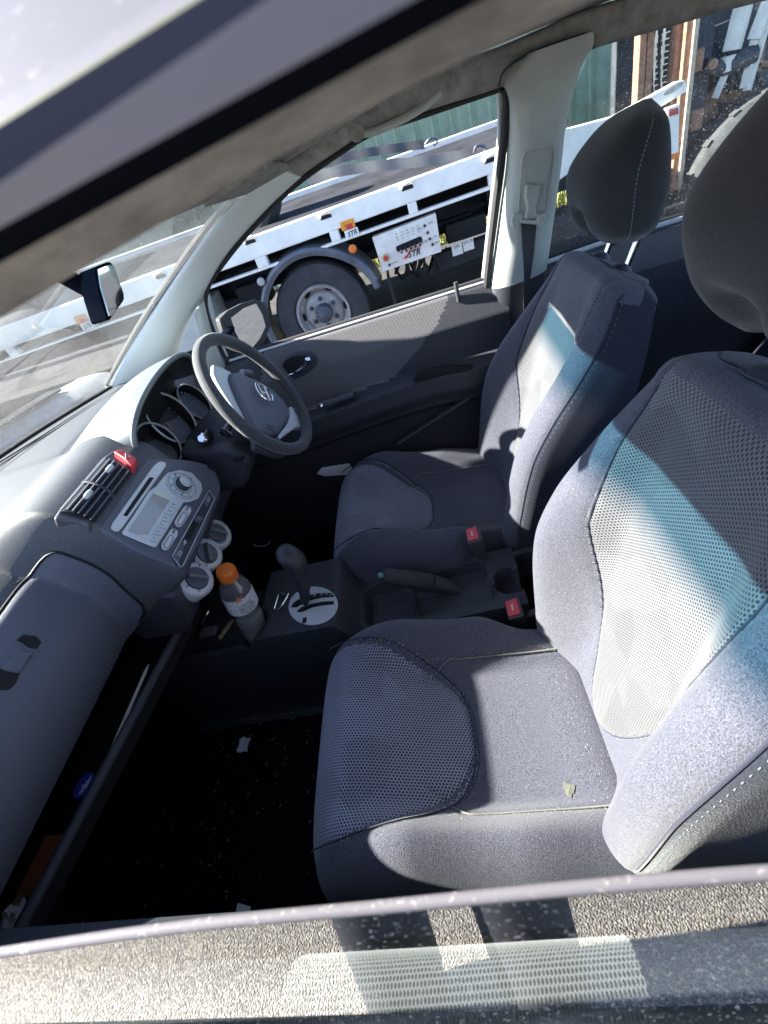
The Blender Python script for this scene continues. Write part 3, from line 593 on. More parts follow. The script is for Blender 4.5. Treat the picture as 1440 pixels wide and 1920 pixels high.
# quarter glass frame, pale body panel beyond is the wing
# ------------------------------------------------------------------ driver door
sill = [hd(428, 678), hd(905, 528)]
def sz(x): return sill[0].z+(sill[1].z-sill[0].z)*(x-sill[0].x)/(sill[1].x-sill[0].x)
fab = [(p.x, p.z) for p in [hit(*q, (0, .70, 1), (0, 1, -.25)) for q in ((497, 600), (839, 540), (838, 562), (818, 604), (780, 655), (735, 708), (703, 738), (640, 762), (560, 785), (470, 810), (492, 700))]]
def inside(x, z, P):
    c = False; j = len(P)-1
    for i in range(len(P)):
        if (P[i][1] > z) != (P[j][1] > z) and x < (P[j][0]-P[i][0])*(z-P[i][1])/(P[j][1]-P[i][1])+P[i][0]: c = not c
        j = i
    return c
am = [hit(*q, (0, .60, 1), (0, 1, 0)) for q in ((480, 822), (590, 783), (700, 742), (790, 712), (890, 688))]
AX = [p.x for p in am]; AZ = [p.z for p in am]
pull = [(p.x, p.z) for p in [hit(*q, (0, .68, 1), (0, 1, 0)) for q in ((778, 718), (785, 700), (830, 688), (885, 682), (886, 694))]]
def dy_(x, z):
    za = interp(x, AX, AZ); s = sz(x); y = .70-.46*min(s-z, .09)-.06*max(0, s-z-.09)+.012*sst(0, .012, .012-(s-z))
    t = z-za
    y -= .062*sst(.02, -.004, t)*(1-.35*sst(-.05, -.10, t))*(1 if x < .62 else 1)
    y += .03*sst(-.10, -.13, t)
    d = abs((z-(s-.012))); 
    return y
xa, xb = -.80, sill[1].x+.06
mb = MB(); nu, nv = 180, 130
mb.grid(lambda u, v: (lambda x: (lambda z: (x, dy_(x, z), z))(lerp(.3, sz(x), v)))(lerp(xa, xb, u)), nu, nv, mif=lambda u, v: (lambda x: 0 if inside(x, lerp(.3, sz(x), v), fab) and lerp(.3, sz(x), v) > interp(x, AX, AZ)+.012 else (2 if lerp(.3, sz(x), v) < interp(x, AX, AZ)-.115 else 1))(lerp(xa, xb, u)), uvf=lambda u, v, p: (p[0], p[2]))
door = part(mb, 'driver_door_panel', [M['net_door'], M['dash_dark'], mat('doorlow', (.018, .02, .026), .7, bump=(300, .3))], 50)
mb = MB(); mb.tube([hd(425, 674, .018), hd(908, 524, .018)], .008, 8); mb.build('weatherstrip', M['rubber'], door)
mb = MB(); mb.tube([hd(425, 678, .006), hd(908, 529, .006)], .004, 8); mb.build('sill_trim', M['silverpl'], door)
# inner handle
DW = lambda px, py, y=.70: hit(px, py, (0, y-.043, 1), (0, 1, -.1))
def zp(x, y): return (480+x/3.273, 520+y/3.273)
hb = [zp(*q) for q in ((155, 540), (170, 510), (205, 480), (270, 466), (330, 468), (368, 490), (374, 525), (350, 565), (300, 600), (235, 630), (200, 600))]
mb = MB(); mb.prism([DW(*q, .707) for q in hb], (0, .02, 0)); hz_ = mb.build('handle_bezel', M['dash_dark'], door, bevel=.004, seg=3)
hi_ = [zp(*q) for q in ((163, 545), (185, 508), (225, 487), (300, 484), (330, 497), (325, 530), (280, 575), (205, 598))]
MB().prism([DW(*q, .7045) for q in hi_], (0, .002, 0)).build('handle_recess', M['black'], hz_)
mb = MB(); mb.tube(catmull([DW(*zp(*q), .698) for q in ((200, 598), (245, 583), (290, 548), (310, 510), (335, 503))], 6), [.003]*6+[.006]*12+[.0075]*7, 8); mb.build('handle_lever', M['chrome'], hz_)
# window switches
sw = [zp(*q) for q in ((388, 785), (420, 765), (500, 728), (598, 706), (602, 740), (520, 765), (400, 798))]
mb = MB(); mb.prism([DW(*q, .667) for q in sw], (0, .012, -.006)); swp = mb.build('window_switch_plate', M['black'], door, bevel=.002)
for q in ((440, 770), (478, 757), (525, 740), (570, 726)):
    MB().box(DW(*zp(*q), .662), (.03, .012, .016)).build('window_switch', M['stack'], swp, bevel=.003)
p = DW(*zp(402, 783), .663); MB().lathe([(.006, 0), (.006, .006), (0, .007)], p, (0, -1, .5), 12).build('mirror_switch', M['chrome'], swp)
# lock knob
p = hd(858, 552, -.012); MB().tube([p+Vector((0, 0, -.02)), p+Vector((0, 0, .035))], .006, 12).build('lock_knob', M['dash_dark'], door)
mb = MB(); mb.prism([DW(*zp(*q), .652) for q in ((965, 640), (985, 590), (1150, 552), (1330, 545), (1328, 568), (1150, 605), (1020, 640))], (0, .02, 0)); mb.build('pull_recess', M['black'], door, bevel=.003)
mb = MB(); mb.tube([DW(*zp(870, 1020), .69), DW(*zp(1310, 738), .69)], .010, 8); mb.build('map_pocket_edge', M['dash_dark'], door)
# driver door mirror
MP = lambda px, py, y=.93: at(px, py, 1, y)
MN = Vector((.86, -.50, .06)).normalized(); MO = at(465, 610, 1, .93); MQ = lambda p, o=0: hit(*p, MO+MN*o, MN)
mb = MB(); hs = [MQ(p) for p in ((412, 598), (428, 582), (455, 568), (480, 561), (497, 567), (506, 588), (508, 612), (498, 638), (482, 655), (462, 662), (440, 652), (422, 630))]
ch_ = sum(hs, Vector())/len(hs); mb.loft([hs, [h-MN*.02 for h in hs], [ch_+(h-ch_)*.9-MN*.06 for h in hs], [ch_+(h-ch_)*.6-MN*.09 for h in hs]]); dm = part(mb, 'door_mirror', M['rubber'], 50, bevel=.004)
mb = MB(); gq = [MQ(p, .002) for p in ((433, 596), (458, 577), (480, 569), (492, 590), (498, 612), (488, 634), (474, 651), (452, 642), (441, 622))]; mb.prism(gq, -MN*.002); mb.build('mirror_glass', mat('mirror', (.8, .82, .84), .02, metal=1), dm)
mb = MB(); mb.tube([MP(430, 600)+Vector((0, 0, -.02)), hd(415, 640, .03)], .02, 10, sq=.6); mb.build('mirror_arm', M['paint_dark'], dm)
# interior mirror
mb = MB(); IM = [at(*p, 0, .0) for p in ((178, 490), (209, 488), (233, 550), (235, 562), (208, 600), (204, 598))]
cI = sum(IM, Vector())/6
ff = [at(px, py, 1, yy) for px, py, yy in ((178, 497, -.10), (208, 489, .02), (220, 520, .08), (234, 552, .11), (234, 566, .10), (222, 585, .0), (207, 600, -.06), (203, 598, -.1))]
ff = [Vector((.0+ (p.y)*.25+.0, p.y, p.z)) for p in ff]
# project outline from the picture on the plane of the mirror glass
mn = Vector((.93, -.30, .02)).normalized(); mo = Vector((.085, -.06, 1.365))
ff = [hit(*p, mo, mn) for p in ((180, 500), (207, 489), (214, 493), (234, 552), (235, 563), (209, 599), (204, 599), (186, 540))]
mb = MB(); mb.prism([p-mn*.002 for p in ff], -mn*.035); im = part(mb, 'rear_view_mirror', M['paint_dark'], bevel=.008, seg=4)
cI = sum(ff, Vector())/len(ff); mb = MB(); mb.prism([cI+(p-cI)*.88+mn*.0008 for p in ff], -mn*.002); mb.build('mirror_glass', mat('mirror2', (.6, .62, .64), .03, metal=1), im)
mb = MB(); mb.tube([cI-mn*.03, cI-mn*.06+Vector((-.02, 0, .05))], .012, 10); mb.build('mirror_stalk', M['paint_dark'], im)

# ================================================================== DASHBOARD
pA = [(-.56, 1.064), (-.50, 1.058), (-.455, 1.045), (-.42, 1.028), (-.385, 1.008), (-.352, .982), (-.325, .945), (-.30, .895), (-.297, .84), (-.312, .795), (-.345, .76), (-.42, .74), (-.5, .73)]
pC = [(-.62, 1.066), (-.52, 1.07), (-.43, 1.076), (-.36, 1.095), (-.30, 1.096), (-.25, 1.071), (-.213, 1.043), (-.172, .96), (-.131, .877), (-.15, .85), (-.21, .82), (-.30, .79), (-.5, .76)]
pD = [(-.60, 1.064), (-.52, 1.064), (-.47, 1.06), (-.43, 1.055), (-.39, 1.045), (-.345, 1.03), (-.32, 1.0), (-.29, .95), (-.25, .90), (-.24, .85), (-.25, .80), (-.30, .75), (-.45, .72)]
def prof_at(y):
    kA = sst(-.125, -.185, y); kD = sst(.145, .20, y); kC = 1-kA-kD; q = []
    for i, (a, c, d) in enumerate(zip(pA, pC, pD)):
        x = a[0]*kA+c[0]*kC+d[0]*kD; z = a[1]*kA+c[1]*kC+d[1]*kD
        if i == 0: x = -.80+.64*y*y+.004; z = 1.06
        q.append((x, z))
    return catmull(q, 7)
ys = sorted(set([-.74+k*.04 for k in range(15)]+[-.19+k*.006 for k in range(12)]+[-.12+k*.02 for k in range(13)]+[.14+k*.006 for k in range(12)]+[.22+k*.04 for k in range(14)]))
mb = MB(); mb.loft([[(p[0], y, p[1]) for p in prof_at(y)] for y in ys], closed=False, caps=False, mif=lambda i, j: 0)
dash = part(mb, 'dashboard', M['dash'], 60)
# glovebox lid, a shell just proud of the dashboard, with its own gap
def lidpt(y, t, off):
    q = prof_at(y); a = 5*7-4; b = 10*7; f = a+(b-a)*t; i = max(1, int(f)); s = f-i; i2 = min(i+1, len(q)-1)
    x = lerp(q[i][0], q[i2][0], s); z = lerp(q[i][1], q[i2][1], s); dx = q[i2][0]-q[i-1][0]; dz = q[i2][1]-q[i-1][1]; l = math.hypot(dx, dz); return Vector((x-dz/l*off, y, z+dx/l*off))
def prj(p):
    d = Vector(p)-CC; v = [sum(CR[i][j]*d[i] for i in range(3)) for j in range(3)]
    return 720+CF*v[0]/v[2], 960+CF*v[1]/v[2]
lc = []
for iy in range(150):
    y = -.69+.58*iy/149
    for it in range(141): q = lidpt(y, -.6+1.5*it/140, 0); lc.append((y, -.6+1.5*it/140, prj(q)))
def find(px, py): c = min(lc, key=lambda c: (c[2][0]-px)**2+(c[2][1]-py)**2); return c[0], c[1]
edge = [find(*p) for p in ((-150, 1380), (-60, 1235), (0, 1150), (45, 1092), (88, 1042), (140, 1050), (200, 1078), (245, 1110), (268, 1150), (272, 1185))]
edge = catmull([(-.69, edge[0][1])]+edge+[(edge[-1][0]+.005, .8), (edge[-1][0]-.01, 1.0)], 5)
def edgep(u): f = u*(len(edge)-1); i = int(min(f, len(edge)-2)); return lerp(edge[i][0], edge[i+1][0], f-i), lerp(edge[i][1], edge[i+1][1], f-i)
def lidshape(u, v): a = edgep(u); yb = lerp(-.69, edge[-1][0]-.001, u); return lerp(a[0], yb, v), lerp(a[1], 1.0, v)
mb = MB(); mb.grid(lambda u, v: (lambda q: lidpt(q[0], q[1], .010*min(1, min(u, 1-u, v, 1-v)*14)**.5))(lidshape(u, v)), 60, 40)
lid = mb.build('glovebox_lid', M['lid'], dash)
mb = MB(); mb.tube([lidpt(*edgep(u/60), .002) for u in range(61)], .0032, 6); mb.build('lid_gap', M['black'], dash)
# handle recess of the glovebox
def gl(px, py): return hit(px, py, (-.335, 0, .945), (.85, 0, .5))
def gout(o, P): return [hit(px, py, (-.3135+o*.85, 0, .9375+o*.5), (.85, 0, .5)) for px, py in P]
mb = MB(); mb.prism(gout(.004, ((24, 1196), (40, 1184), (70, 1188), (84, 1202), (82, 1218), (40, 1282), (22, 1298), (-8, 1298), (-30, 1290), (-40, 1270))), (-.02, 0, -.012)); hr = mb.build('handle_frame', M['lid'], lid, bevel=.004, seg=3)
MB().prism(gout(.0055, ((32, 1200), (44, 1190), (68, 1193), (78, 1204), (70, 1216), (54, 1214), (44, 1206))), (-.002, 0, -.001)).build('handle_hollow', M['black'], hr)
MB().prism(gout(.0055, ((-20, 1256), (5, 1254), (38, 1262), (30, 1280), (18, 1293), (-10, 1294), (-30, 1286))), (-.002, 0, -.001)).build('handle_hollow', M['black'], hr)
mb = MB(); mb.prism(gout(.009, ((34, 1216), (66, 1222), (38, 1262), (2, 1254))), (-.01, 0, -.006)); mb.build('handle_latch', M['lid'], hr, bevel=.004)
# airbag badge
def up_(px, py, o=.003): return hit(px, py, (-.392+o*.5, 0, 1.012+o*.85), (.5, 0, .86))
bx = [(20, 1086), (28, 1068), (52, 1056), (62, 1060), (58, 1074), (48, 1084), (26, 1094)]
c_ = up_(40, 1075, -.0005); ux = (up_(60, 1055, .004)-up_(20, 1092, .004)).normalized()
mb = MB(); mb.tube([up_(*p, -.0008) for p in bx], .0012, 6, closed=True); bd_ = mb.build('badge', M['lid'], dash)
words('letters', 'SRS\nAIRBAG', .013, c_, (0, 1, 0), (-.86, 0, .5), M['lid'], bd_, ext=.0006)
# seam lines on the top
mb = MB(); mb.tube([Vector((-.805+.64*y*y+.075, y, 1.074-.012*sst(.1, .4, abs(y)))) for y in [-.6+.04*k for k in range(31)]], .0022, 6); mb.tube([Vector((-.805+.64*y*y+.10, y, 1.073-.010*sst(.1, .4, abs(y)))) for y in [-.6+.04*k for k in range(31)]], .0016, 6); mb.build('top_seam', M['dash_dark'], dash)
# ------------------------------------------------------------------ air vents
def vtop(px, py, o=0):
    o -= .011
    return hit(px, py, (-.262+o*.55, 0, 1.078+o*.83), (.55, 0, .83))
vq = [(98, 972), (112, 950), (190, 858), (212, 843), (258, 858), (256, 876), (205, 940), (165, 985), (158, 981), (140, 975)]
mb = MB(); mb.prism([vtop(*p, .014) for p in vq], (-.02, 0, -.04)); vh = mb.build('vent_housing', M['dash'], dash, bevel=.006, seg=3)
def vgrid(u, v): # u along the vent (near to far), v from windscreen side to radio side, convex
    a = Vector(vtop(107, 960, .017)).lerp(vtop(200, 852, .017), u); b = Vector(vtop(173, 982, .017)).lerp(vtop(251, 880, .017), u); p = a.lerp(b, v); return p+Vector((.5, 0, .85))*.010*(1-(2*v-1)**2)
for (u0, u1) in ((.03, .46), (.50, .93)):
    mb = MB(); mb.grid(lambda u, v: vgrid(lerp(u0, u1, u), v)-Vector((.5, 0, .85))*.004, 4, 10); v_ = mb.build('vent_opening', M['black'], vh)
    for k in range(6):
        t = (k+.5)/6; mb = MB(); mb.tube([vgrid(lerp(u0, u1, s/6), t) for s in range(7)], .0028, 6, sq=.5); mb.build('vent_slat', M['stack'], v_)
    mb = MB(); uc = (u0+u1)/2+.03; a = vgrid(uc-.05, .52)+Vector((.5, 0, .85))*.006; b = vgrid(uc+.06, .52)+Vector((.5, 0, .85))*.006; mb.tube([a, a.lerp(b, .2), a.lerp(b, .8), b], [.004, .0055, .0055, .004], 10); mb.build('vent_tab', M['silverpl'], v_)
mb = MB(); mb.tube([vgrid(.48, k/8)+Vector((0, 0, .001)) for k in range(9)], .003, 8, sq=.6); mb.build('vent_divider', M['dash_dark'], vh)
hzq = [(213, 846), (226, 841), (246, 851), (257, 860), (249, 874), (243, 872), (232, 858)]
mb = MB(); mb.prism([vtop(*p, .030) for p in hzq], (-.012, 0, -.02)); hzb = mb.build('hazard_button', M['redbtn'], vh, bevel=.003, seg=3)
tq = [vtop(*p, .031) for p in ((235, 850), (243, 856), (236, 859))]; mb = MB(); mb.tube(tq, .0008, 6, closed=True); mb.build('hazard_symbol', M['silverpl'], hzb)
# ------------------------------------------------------------------ radio
RN = Vector((.894, 0, .447)); RD = Vector((.447, 0, -.894)); RO = Vector((-.172, 0, .960))
def rp(px, py, o=.002): return hit(px, py, RO+RN*o, RN)
def z4(x, y): return (190+x/5.76, 860+y/5.76)
def plate(P, o, th, name, mt, par, bev=.0015, seg=2):
    mb = MB(); mb.prism([rp(*z4(*p), o) for p in P], RN*(-th)); return mb.build(name, mt, par, bevel=bev, seg=seg)
def rnd(P, n=5): return [tuple(p) for p in catmull([P[-1]]+list(P)+[P[0], P[1]], n)[n:-n-1]]
panel = plate(rnd(((20, 700), (230, 390), (450, 60), (560, 0), (900, 10), (1180, 80), (1260, 200), (1290, 330), (1240, 480), (1060, 900), (880, 1180), (700, 1130), (420, 1010), (200, 880), (30, 780))), .002, .03, 'radio_panel', M['stack'], dash, .004, 3)
sv = M['silverpl']
sl_ = plate(((105, 745), (125, 690), (560, 80), (610, 35), (660, 28), (700, 45), (700, 80), (240, 730), (190, 785), (140, 780)), .0055, .003, 'cd_slot_surround', sv, panel)
plate(((235, 612), (520, 200), (570, 205), (280, 622)), .006, .001, 'cd_slot', M['black'], sl_, 0)
dsp = plate(((225, 790), (330, 640), (520, 345), (590, 300), (660, 210), (720, 150), (850, 118), (980, 150), (1080, 260), (1092, 340), (1050, 430), (960, 465), (890, 470), (700, 790), (600, 945), (570, 955), (240, 815)), .006, .003, 'radio_face', sv, panel)
plate(((285, 780), (560, 372), (740, 450), (480, 862)), .0065, .001, 'display', M['lcd'], dsp, 0)
plate(((560, 372), (620, 345), (760, 410), (735, 450)), .0067, .001, 'display_tint', mat('tintgrn', (.55, .6, .48), .4), dsp, 0)
bp = lambda t, a, b: (lerp(a[0], b[0], t), lerp(a[1], b[1], t))
for k in range(6):
    t0, t1 = k/6+.012, (k+1)/6-.012
    A, B, C2, D2 = bp(t0, (510, 880), (780, 445)), bp(t1, (510, 880), (780, 445)), bp(t1, (600, 905), (855, 470)), bp(t0, (600, 905), (855, 470))
    b_ = plate((A, B, C2, D2), .0085, .002, 'preset_button', mat('btn%d' % k, (.5, .53, .55), .4), dsp, .001)
    c = rp(*z4((A[0]+C2[0])/2-10, (A[1]+C2[1])/2), .0087); words('digit', str(k+1), .009, c, (0, 1, 0), -RD, M['print'], b_)
# round selector and big knob
c = rp(*z4(868, 290), .007); e1 = Vector((0, 1, 0)); e2 = -RD
def disc(c, r0, r1, h, nm, mt, par, prof=None, n=40): mb = MB(); mb.lathe(prof or [(r1, 0), (r1, h), (r1-.001, h+.001), (r0, h+.001)], c, RN, n); return mb.build(nm, mt, par)
rg = disc(c, .0, .036, .002, 'selector_ring', sv, dsp)
mb = MB(); mb.lathe([(.034, .003), (.034, .0036), (.033, .0036), (.033, .003)], c, RN, 48); mb.lathe([(.0225, .003), (.0225, .0036), (.0215, .0036), (.0215, .003)], c, RN, 40)
for a in (20, 95, 165, 235, 310): d_ = e1*math.cos(R_(a))+e2*math.sin(R_(a)); mb.tube([c+RN*.0032+d_*.022, c+RN*.0032+d_*.034], .0005, 5)
mb.build('ring_line', M['stack'], rg)
for a, t_ in ((-20, 'SOUND'), (60, 'AM'), (135, 'CD'), (200, 'FM')): d_ = e1*math.cos(R_(a))+e2*math.sin(R_(a)); words('letters', t_, .0065, c+RN*.0034+d_*.028, (0, 1, 0), e2, M['print'], rg)
kc = c-e1*.0+RN*.002
kb = disc(kc, 0, .0165, 0, 'volume_knob', M['dash_dark'], dsp, [(.0165, 0), (.0175, .004), (.0168, .014), (.0155, .0155), (0, .0155)])
kt = disc(kc+RN*.0155, 0, .014, 0, 'knob_face', sv, kb, [(.0145, -.001), (.0145, .001), (.013, .002), (0, .002)])
mb = MB()
for k in range(12): a = k*math.pi/6; mb.lathe([(.0011, .002), (.0011, .0024), (0, .0024)], kc+RN*.0155+(e1*math.cos(a)+e2*math.sin(a))*.0105, RN, 8)
mb.build('knob_dots', M['stack'], kb)
for (cx, cy) in ((740, 870), (885, 620)):
    a_ = [(cx+math.cos(q)*48+math.cos(-1.0)*s*78, cy+math.sin(q)*52+math.sin(-1.0)*s*78) for q, s in [(-1.0+math.pi/2*(-1)+k*math.pi/8, 1) for k in range(9)]+[(-1.0+math.pi/2+k*math.pi/8, -1) for k in range(9)]]
    o_ = plate(a_, .007, .003, 'rocker_surround', sv, panel, .0015)
    b_ = [(cx-10+math.cos(q)*26+math.cos(-1.05)*s*45, cy+25+math.sin(q)*28+math.sin(-1.05)*s*45) for q, s in [(-1.05-math.pi/2+k*math.pi/8, 1) for k in range(9)]+[(-1.05+math.pi/2+k*math.pi/8, -1) for k in range(9)]]
    r_ = plate(b_, .011, .005, 'rocker_button', mat('rocker', (.55, .57, .58), .35), o_, .0015)
    mb = MB(); mb.tube([rp(*z4(*p), .0115) for p in b_], .0006, 5, closed=True); mb.build('rocker_line', M['stack'], r_)
    words('letters', 'SEEK' if cy > 700 else 'TUNE', .007, rp(*z4(cx+45, cy-85), .0075), (0, 1, 0), e2, M['print'], o_)
# lower switch strip
st = plate(((768, 1050), (1130, 400), (1165, 345), (1220, 400), (1225, 440), (880, 1160), (850, 1165)), .006, .004, 'switch_strip', M['dash_dark'], panel)
mb = MB(); mb.tube([rp(*z4(*p), .0065) for p in ((768, 1050), (1130, 400), (1165, 345), (1225, 430), (880, 1160), (850, 1165))], .001, 6, closed=True); mb.build('strip_edge', M['silverpl'], st)
plate(((785, 1040), (860, 900), (905, 930), (840, 1130)), .0085, .003, 'demist_button', M['stack'], st); plate(((1110, 470), (1160, 370), (1205, 420), (1150, 520)), .0085, .003, 'ac_button', M['stack'], st)
words('letters', 'A/C', .011, rp(*z4(1160, 440), .009), (0, 1, 0), e2, M['silverpl'], st)
mb = MB(); 
q_ = [(828, 1035), (850, 995), (872, 1010), (850, 1055)]; mb.tube([rp(*z4(*p), .009) for p in q_], .0009, 6, closed=True)
for p, q in (((905, 880), (905, 915)), ((905, 915), (890, 930)), ((885, 900), (920, 905))): mb.tube([rp(*z4(*p), .0075), rp(*z4(*q), .0075)], .0014, 6)
mb.build('switch_symbol', M['silverpl'], st)
plate(((900, 850), (1010, 640), (1080, 640), (960, 880)), .0068, .002, 'slider_slot', M['black'], st, 0)
MB().lathe([(.008, 0), (.007, .010), (.004, .013), (0, .013)], rp(*z4(1035, 670), .006), RN, 20).build('temperature_slider', M['stack'], st)
mb = MB()
for k in range(4): mb.tube([rp(*z4(1150+k*20, 90+k*9), .0068), rp(*z4(1175+k*20, 60+k*9), .0068), ], .0012, 6)
for k in range(4): mb.tube([rp(*z4(1152+k*19, 100+k*9), .0068), rp(*z4(1182+k*19, 50+k*9), .0068)], .0013, 6)
mb.build('sensor_grille', M['black'], panel)
# ------------------------------------------------------------------ heater knobs
for nm, (px, py), yv, ang in (('near', (369, 1084), -.085, -70), ('mid', (388, 1037), 0, 35), ('far', (407, 999), .085, -75)):
    c = at(px, py, 1, yv); ax = Vector((.80, -.12, .5)).normalized(); k = 1.10
    mb = MB(); mb.lathe([(.037*k, -.05), (.039*k, -.008), (.036*k, -.002), (.034*k, .0), (.025*k, .001), (.024*k, -.002), (0, -.002)], c, ax, 44, mis=[0, 0, 1, 1, 1, 2, 2])
    kn = mb.build('heater_knob', [M['silverpl'], sv, M['dash_dark']], car)
    u, v = ortho(ax); uu = Vector((0, 1, 0)); uu = (uu-ax*uu.dot(ax)).normalized(); vv = ax.cross(uu)*-1 if ax.cross(uu).z < 0 else ax.cross(uu)
    d_ = uu*math.cos(R_(ang))+vv*math.sin(R_(ang)); s_ = d_.cross(ax)
    mb = MB(); mb.lathe([(.023*k, -.002), (.0225*k, .003), (0, .003)], c, ax, 32); mb.build('dial', M['stack'], kn)
    mb = MB(); mb.prism([c+d_*.022*k+s_*.003, c+d_*.022*k-s_*.003, c-d_*.022*k-s_*.005, c-d_*.022*k+s_*.005], ax*.014); mb.build('grip', mat('grip', (.13, .135, .15), .35), kn, bevel=.003, seg=3)
    tx = {'near': ['', '', '', ''], 'mid': ['OFF', '1', '2', '3', '4'], 'far': []}[nm]
    for i, t_ in enumerate(tx):
        a = R_(200-i*38 if nm == 'mid' else 0); 
        if t_: words('letters', t_, .0065, c+ax*.0012+(uu*math.cos(a)+vv*math.sin(a))*.0285*k, uu, vv, M['print'], kn)
    if nm == 'near':
        for i in range(5):
            a = R_(210-i*50); q = c+ax*.0012+(uu*math.cos(a)+vv*math.sin(a))*.0285*k; mb = MB(); mb.tube([q-uu*.003, q+uu*.002+vv*.002, q+vv*.004], .0008, 5); mb.tube([q+uu*.003-vv*.002, q+uu*.003+vv*.001], .0008, 5); mb.build('air_symbol', M['print'], kn)
    if nm == 'far':
        for a0, a1, mt_ in ((30, 110, mat('warm', (.5, .2, .22), .5)), (110, 170, mat('cool', (.25, .38, .5), .5)), (200, 250, mat('cool2', (.1, .25, .4), .5))):
            mb = MB(); mb.tube([c+ax*.0012+(uu*math.cos(R_(a))+vv*math.sin(R_(a)))*.0275*k for a in range(a0, a1, 6)], .0016, 6); mb.build('temperature_band', mt_, kn)
# lower housing behind the knobs
mb = MB(); mb.prism([(-.20, -.15, .86), (-.165, -.15, .84), (-.175, -.15, .76), (-.22, -.14, .70), (-.34, -.14, .70), (-.34, -.15, .80)], (0, .31, 0)); part(mb, 'lower_console_trim', M['dash_dark'], bevel=.015, seg=4)
# ------------------------------------------------------------------ instrument hood and dials
def hood(u, v, off=0):
    ph = math.pi*u; cy = .347; y = cy-.01*v-.228*math.cos(ph)*(1-.42*v*v); zl = 1.045+.103*math.sin(ph)**.75; xl = -.235+.035*math.sin(ph)
    x = lerp(xl, -.47, v); zb = 1.055; z = zb+(zl-zb)*math.cos(v*math.pi/2)**.8 if zl > zb else zl+(zb-zl)*v
    n = Vector((0, -math.cos(ph)*.7, math.sin(ph)+.2)).normalized(); return Vector((x, y, z))+n*off
mb = MB(); mb.grid(lambda u, v: hood(u, v), 48, 24); hd_ = mb.build('instrument_hood', M['silverp'], dash, smooth=70)
mb = MB(); mb.grid(lambda u, v: hood(u, v*.75, -.010), 48, 16); mb.build('hood_lining', M['dash_dark'], dash, smooth=70)
mb = MB(); mb.tube([hood(k/40, 0, -.005) for k in range(41)], .0072, 10); mb.build('hood_lip', M['silverp'], dash)
mb = MB(); mb.prism([hood(k/24, .30, -.014) for k in range(25)]+[(-.34, .56, .93), (-.34, .13, .93)], (-.01, 0, 0)); mb.build('binnacle', M['black'], dash)
ga = Vector((.93, -.05, .36)).normalized()
for (px, py, r) in ((300, 832, .066), (322, 783, .083), (366, 752, .062)):
    c = hit(px, py, (-.285, 0, 1.0), (1, 0, .3)); mb = MB(); mb.lathe([(r*.94, -.045), (r*.97, -.005), (r, .0), (r*.965, .003), (r*.93, -.002), (r*.86, -.03), (0, -.03)], c, ga, 56, mis=[0, 1, 1, 1, 0, 0, 0]); gz = mb.build('gauge', [M['black'], sv], dash)
    u, v = ortho(ga); mb = MB()
    for k in range(24): a = k*math.pi/12; d_ = u*math.cos(a)+v*math.sin(a); mb.tube([c-ga*.029+d_*r*.72, c-ga*.029+d_*r*.82], .0008, 5)
    mb.build('gauge_marks', M['silverpl'], gz); mb = MB(); mb.tube([c-ga*.027, c-ga*.027+(u*.3+v).normalized()*r*.6], .0015, 6); mb.build('needle', M['orange'], gz)
# ------------------------------------------------------------------ steering wheel and column
WCn = Vector((0, .35, 1.012)); tl = .43; E1 = Vector((0, 1, 0)); E2 = Vector((-math.sin(tl), 0, math.cos(tl))); EN = Vector((math.cos(tl), 0, math.sin(tl)))
def wp(x, y, o=0): return hit(340+x/2.88, 560+y/2.88, WCn+EN*o, EN)
mb = MB(); mb.tube([WCn+(E1*math.cos(a)+E2*math.sin(a))*.1715 for a in [k*2*math.pi/96 for k in range(96)]], .0155, 20, closed=True)
mb.uv = [(math.atan2((Vector(v)-WCn).dot(E2), (Vector(v)-WCn).dot(E1))*.17, ((Vector(v)-WCn).length+(Vector(v)-WCn).dot(EN))*1.2) for v in mb.v]
sw_ = part(mb, 'steering_wheel', meshfab('wheelgrip', (.038, .039, .045), (.02, .02, .024), .005, bumps=.5, var=False), 80)
ab = [(268, 425), (272, 395), (310, 392), (420, 440), (500, 490), (560, 550), (588, 600), (578, 660), (530, 722), (480, 736), (410, 716), (385, 680), (350, 610), (310, 530), (285, 470)]
mb = MB(); mb.prism([wp(*p, -.005) for p in ab], -EN*.03); hub_ = mb.build('airbag_cover', M['stack'], sw_, bevel=.010, seg=4)
mb = MB(); P3 = [wp(*p, -.018) for p in ((172, 352), (215, 368), (272, 398), (285, 470), (330, 570), (375, 655), (402, 700), (400, 722), (345, 682), (285, 590), (235, 515), (192, 445), (172, 400))]; mb.prism(P3, -EN*.014); mb.build('spoke', M['silverpl'], sw_, bevel=.004, seg=3)
mb = MB(); P3 = [wp(*p, -.012) for p in ((588, 578), (640, 608), (672, 650), (668, 695), (622, 692), (580, 722), (530, 760), (522, 738), (574, 672), (590, 625))]; mb.prism(P3, -EN*.02); spk = mb.build('spoke', M['silverpl'], sw_, bevel=.004, seg=3)
c = wp(628, 612, -.010); mb = MB(); mb.lathe([(.011, 0), (.011, .003), (.009, .004), (0, .004)], c, EN, 20); mb.build('control_button', M['stack'], spk)
mb = MB(); P3 = [wp(*p, -.014) for p in ((405, 712), (480, 738), (530, 752), (560, 775), (585, 820), (560, 850), (470, 830), (400, 800), (395, 750))]; mb.prism(P3, -EN*.02); mb.build('spoke', M['dash_dark'], sw_, bevel=.006, seg=3)
mb = MB(); mb.tube([wp(*p, .006) for p in ((398, 462), (402, 458), (445, 470), (480, 500), (494, 530), (493, 552), (470, 552), (440, 532), (420, 512), (404, 485))], .0022, 8, closed=True)
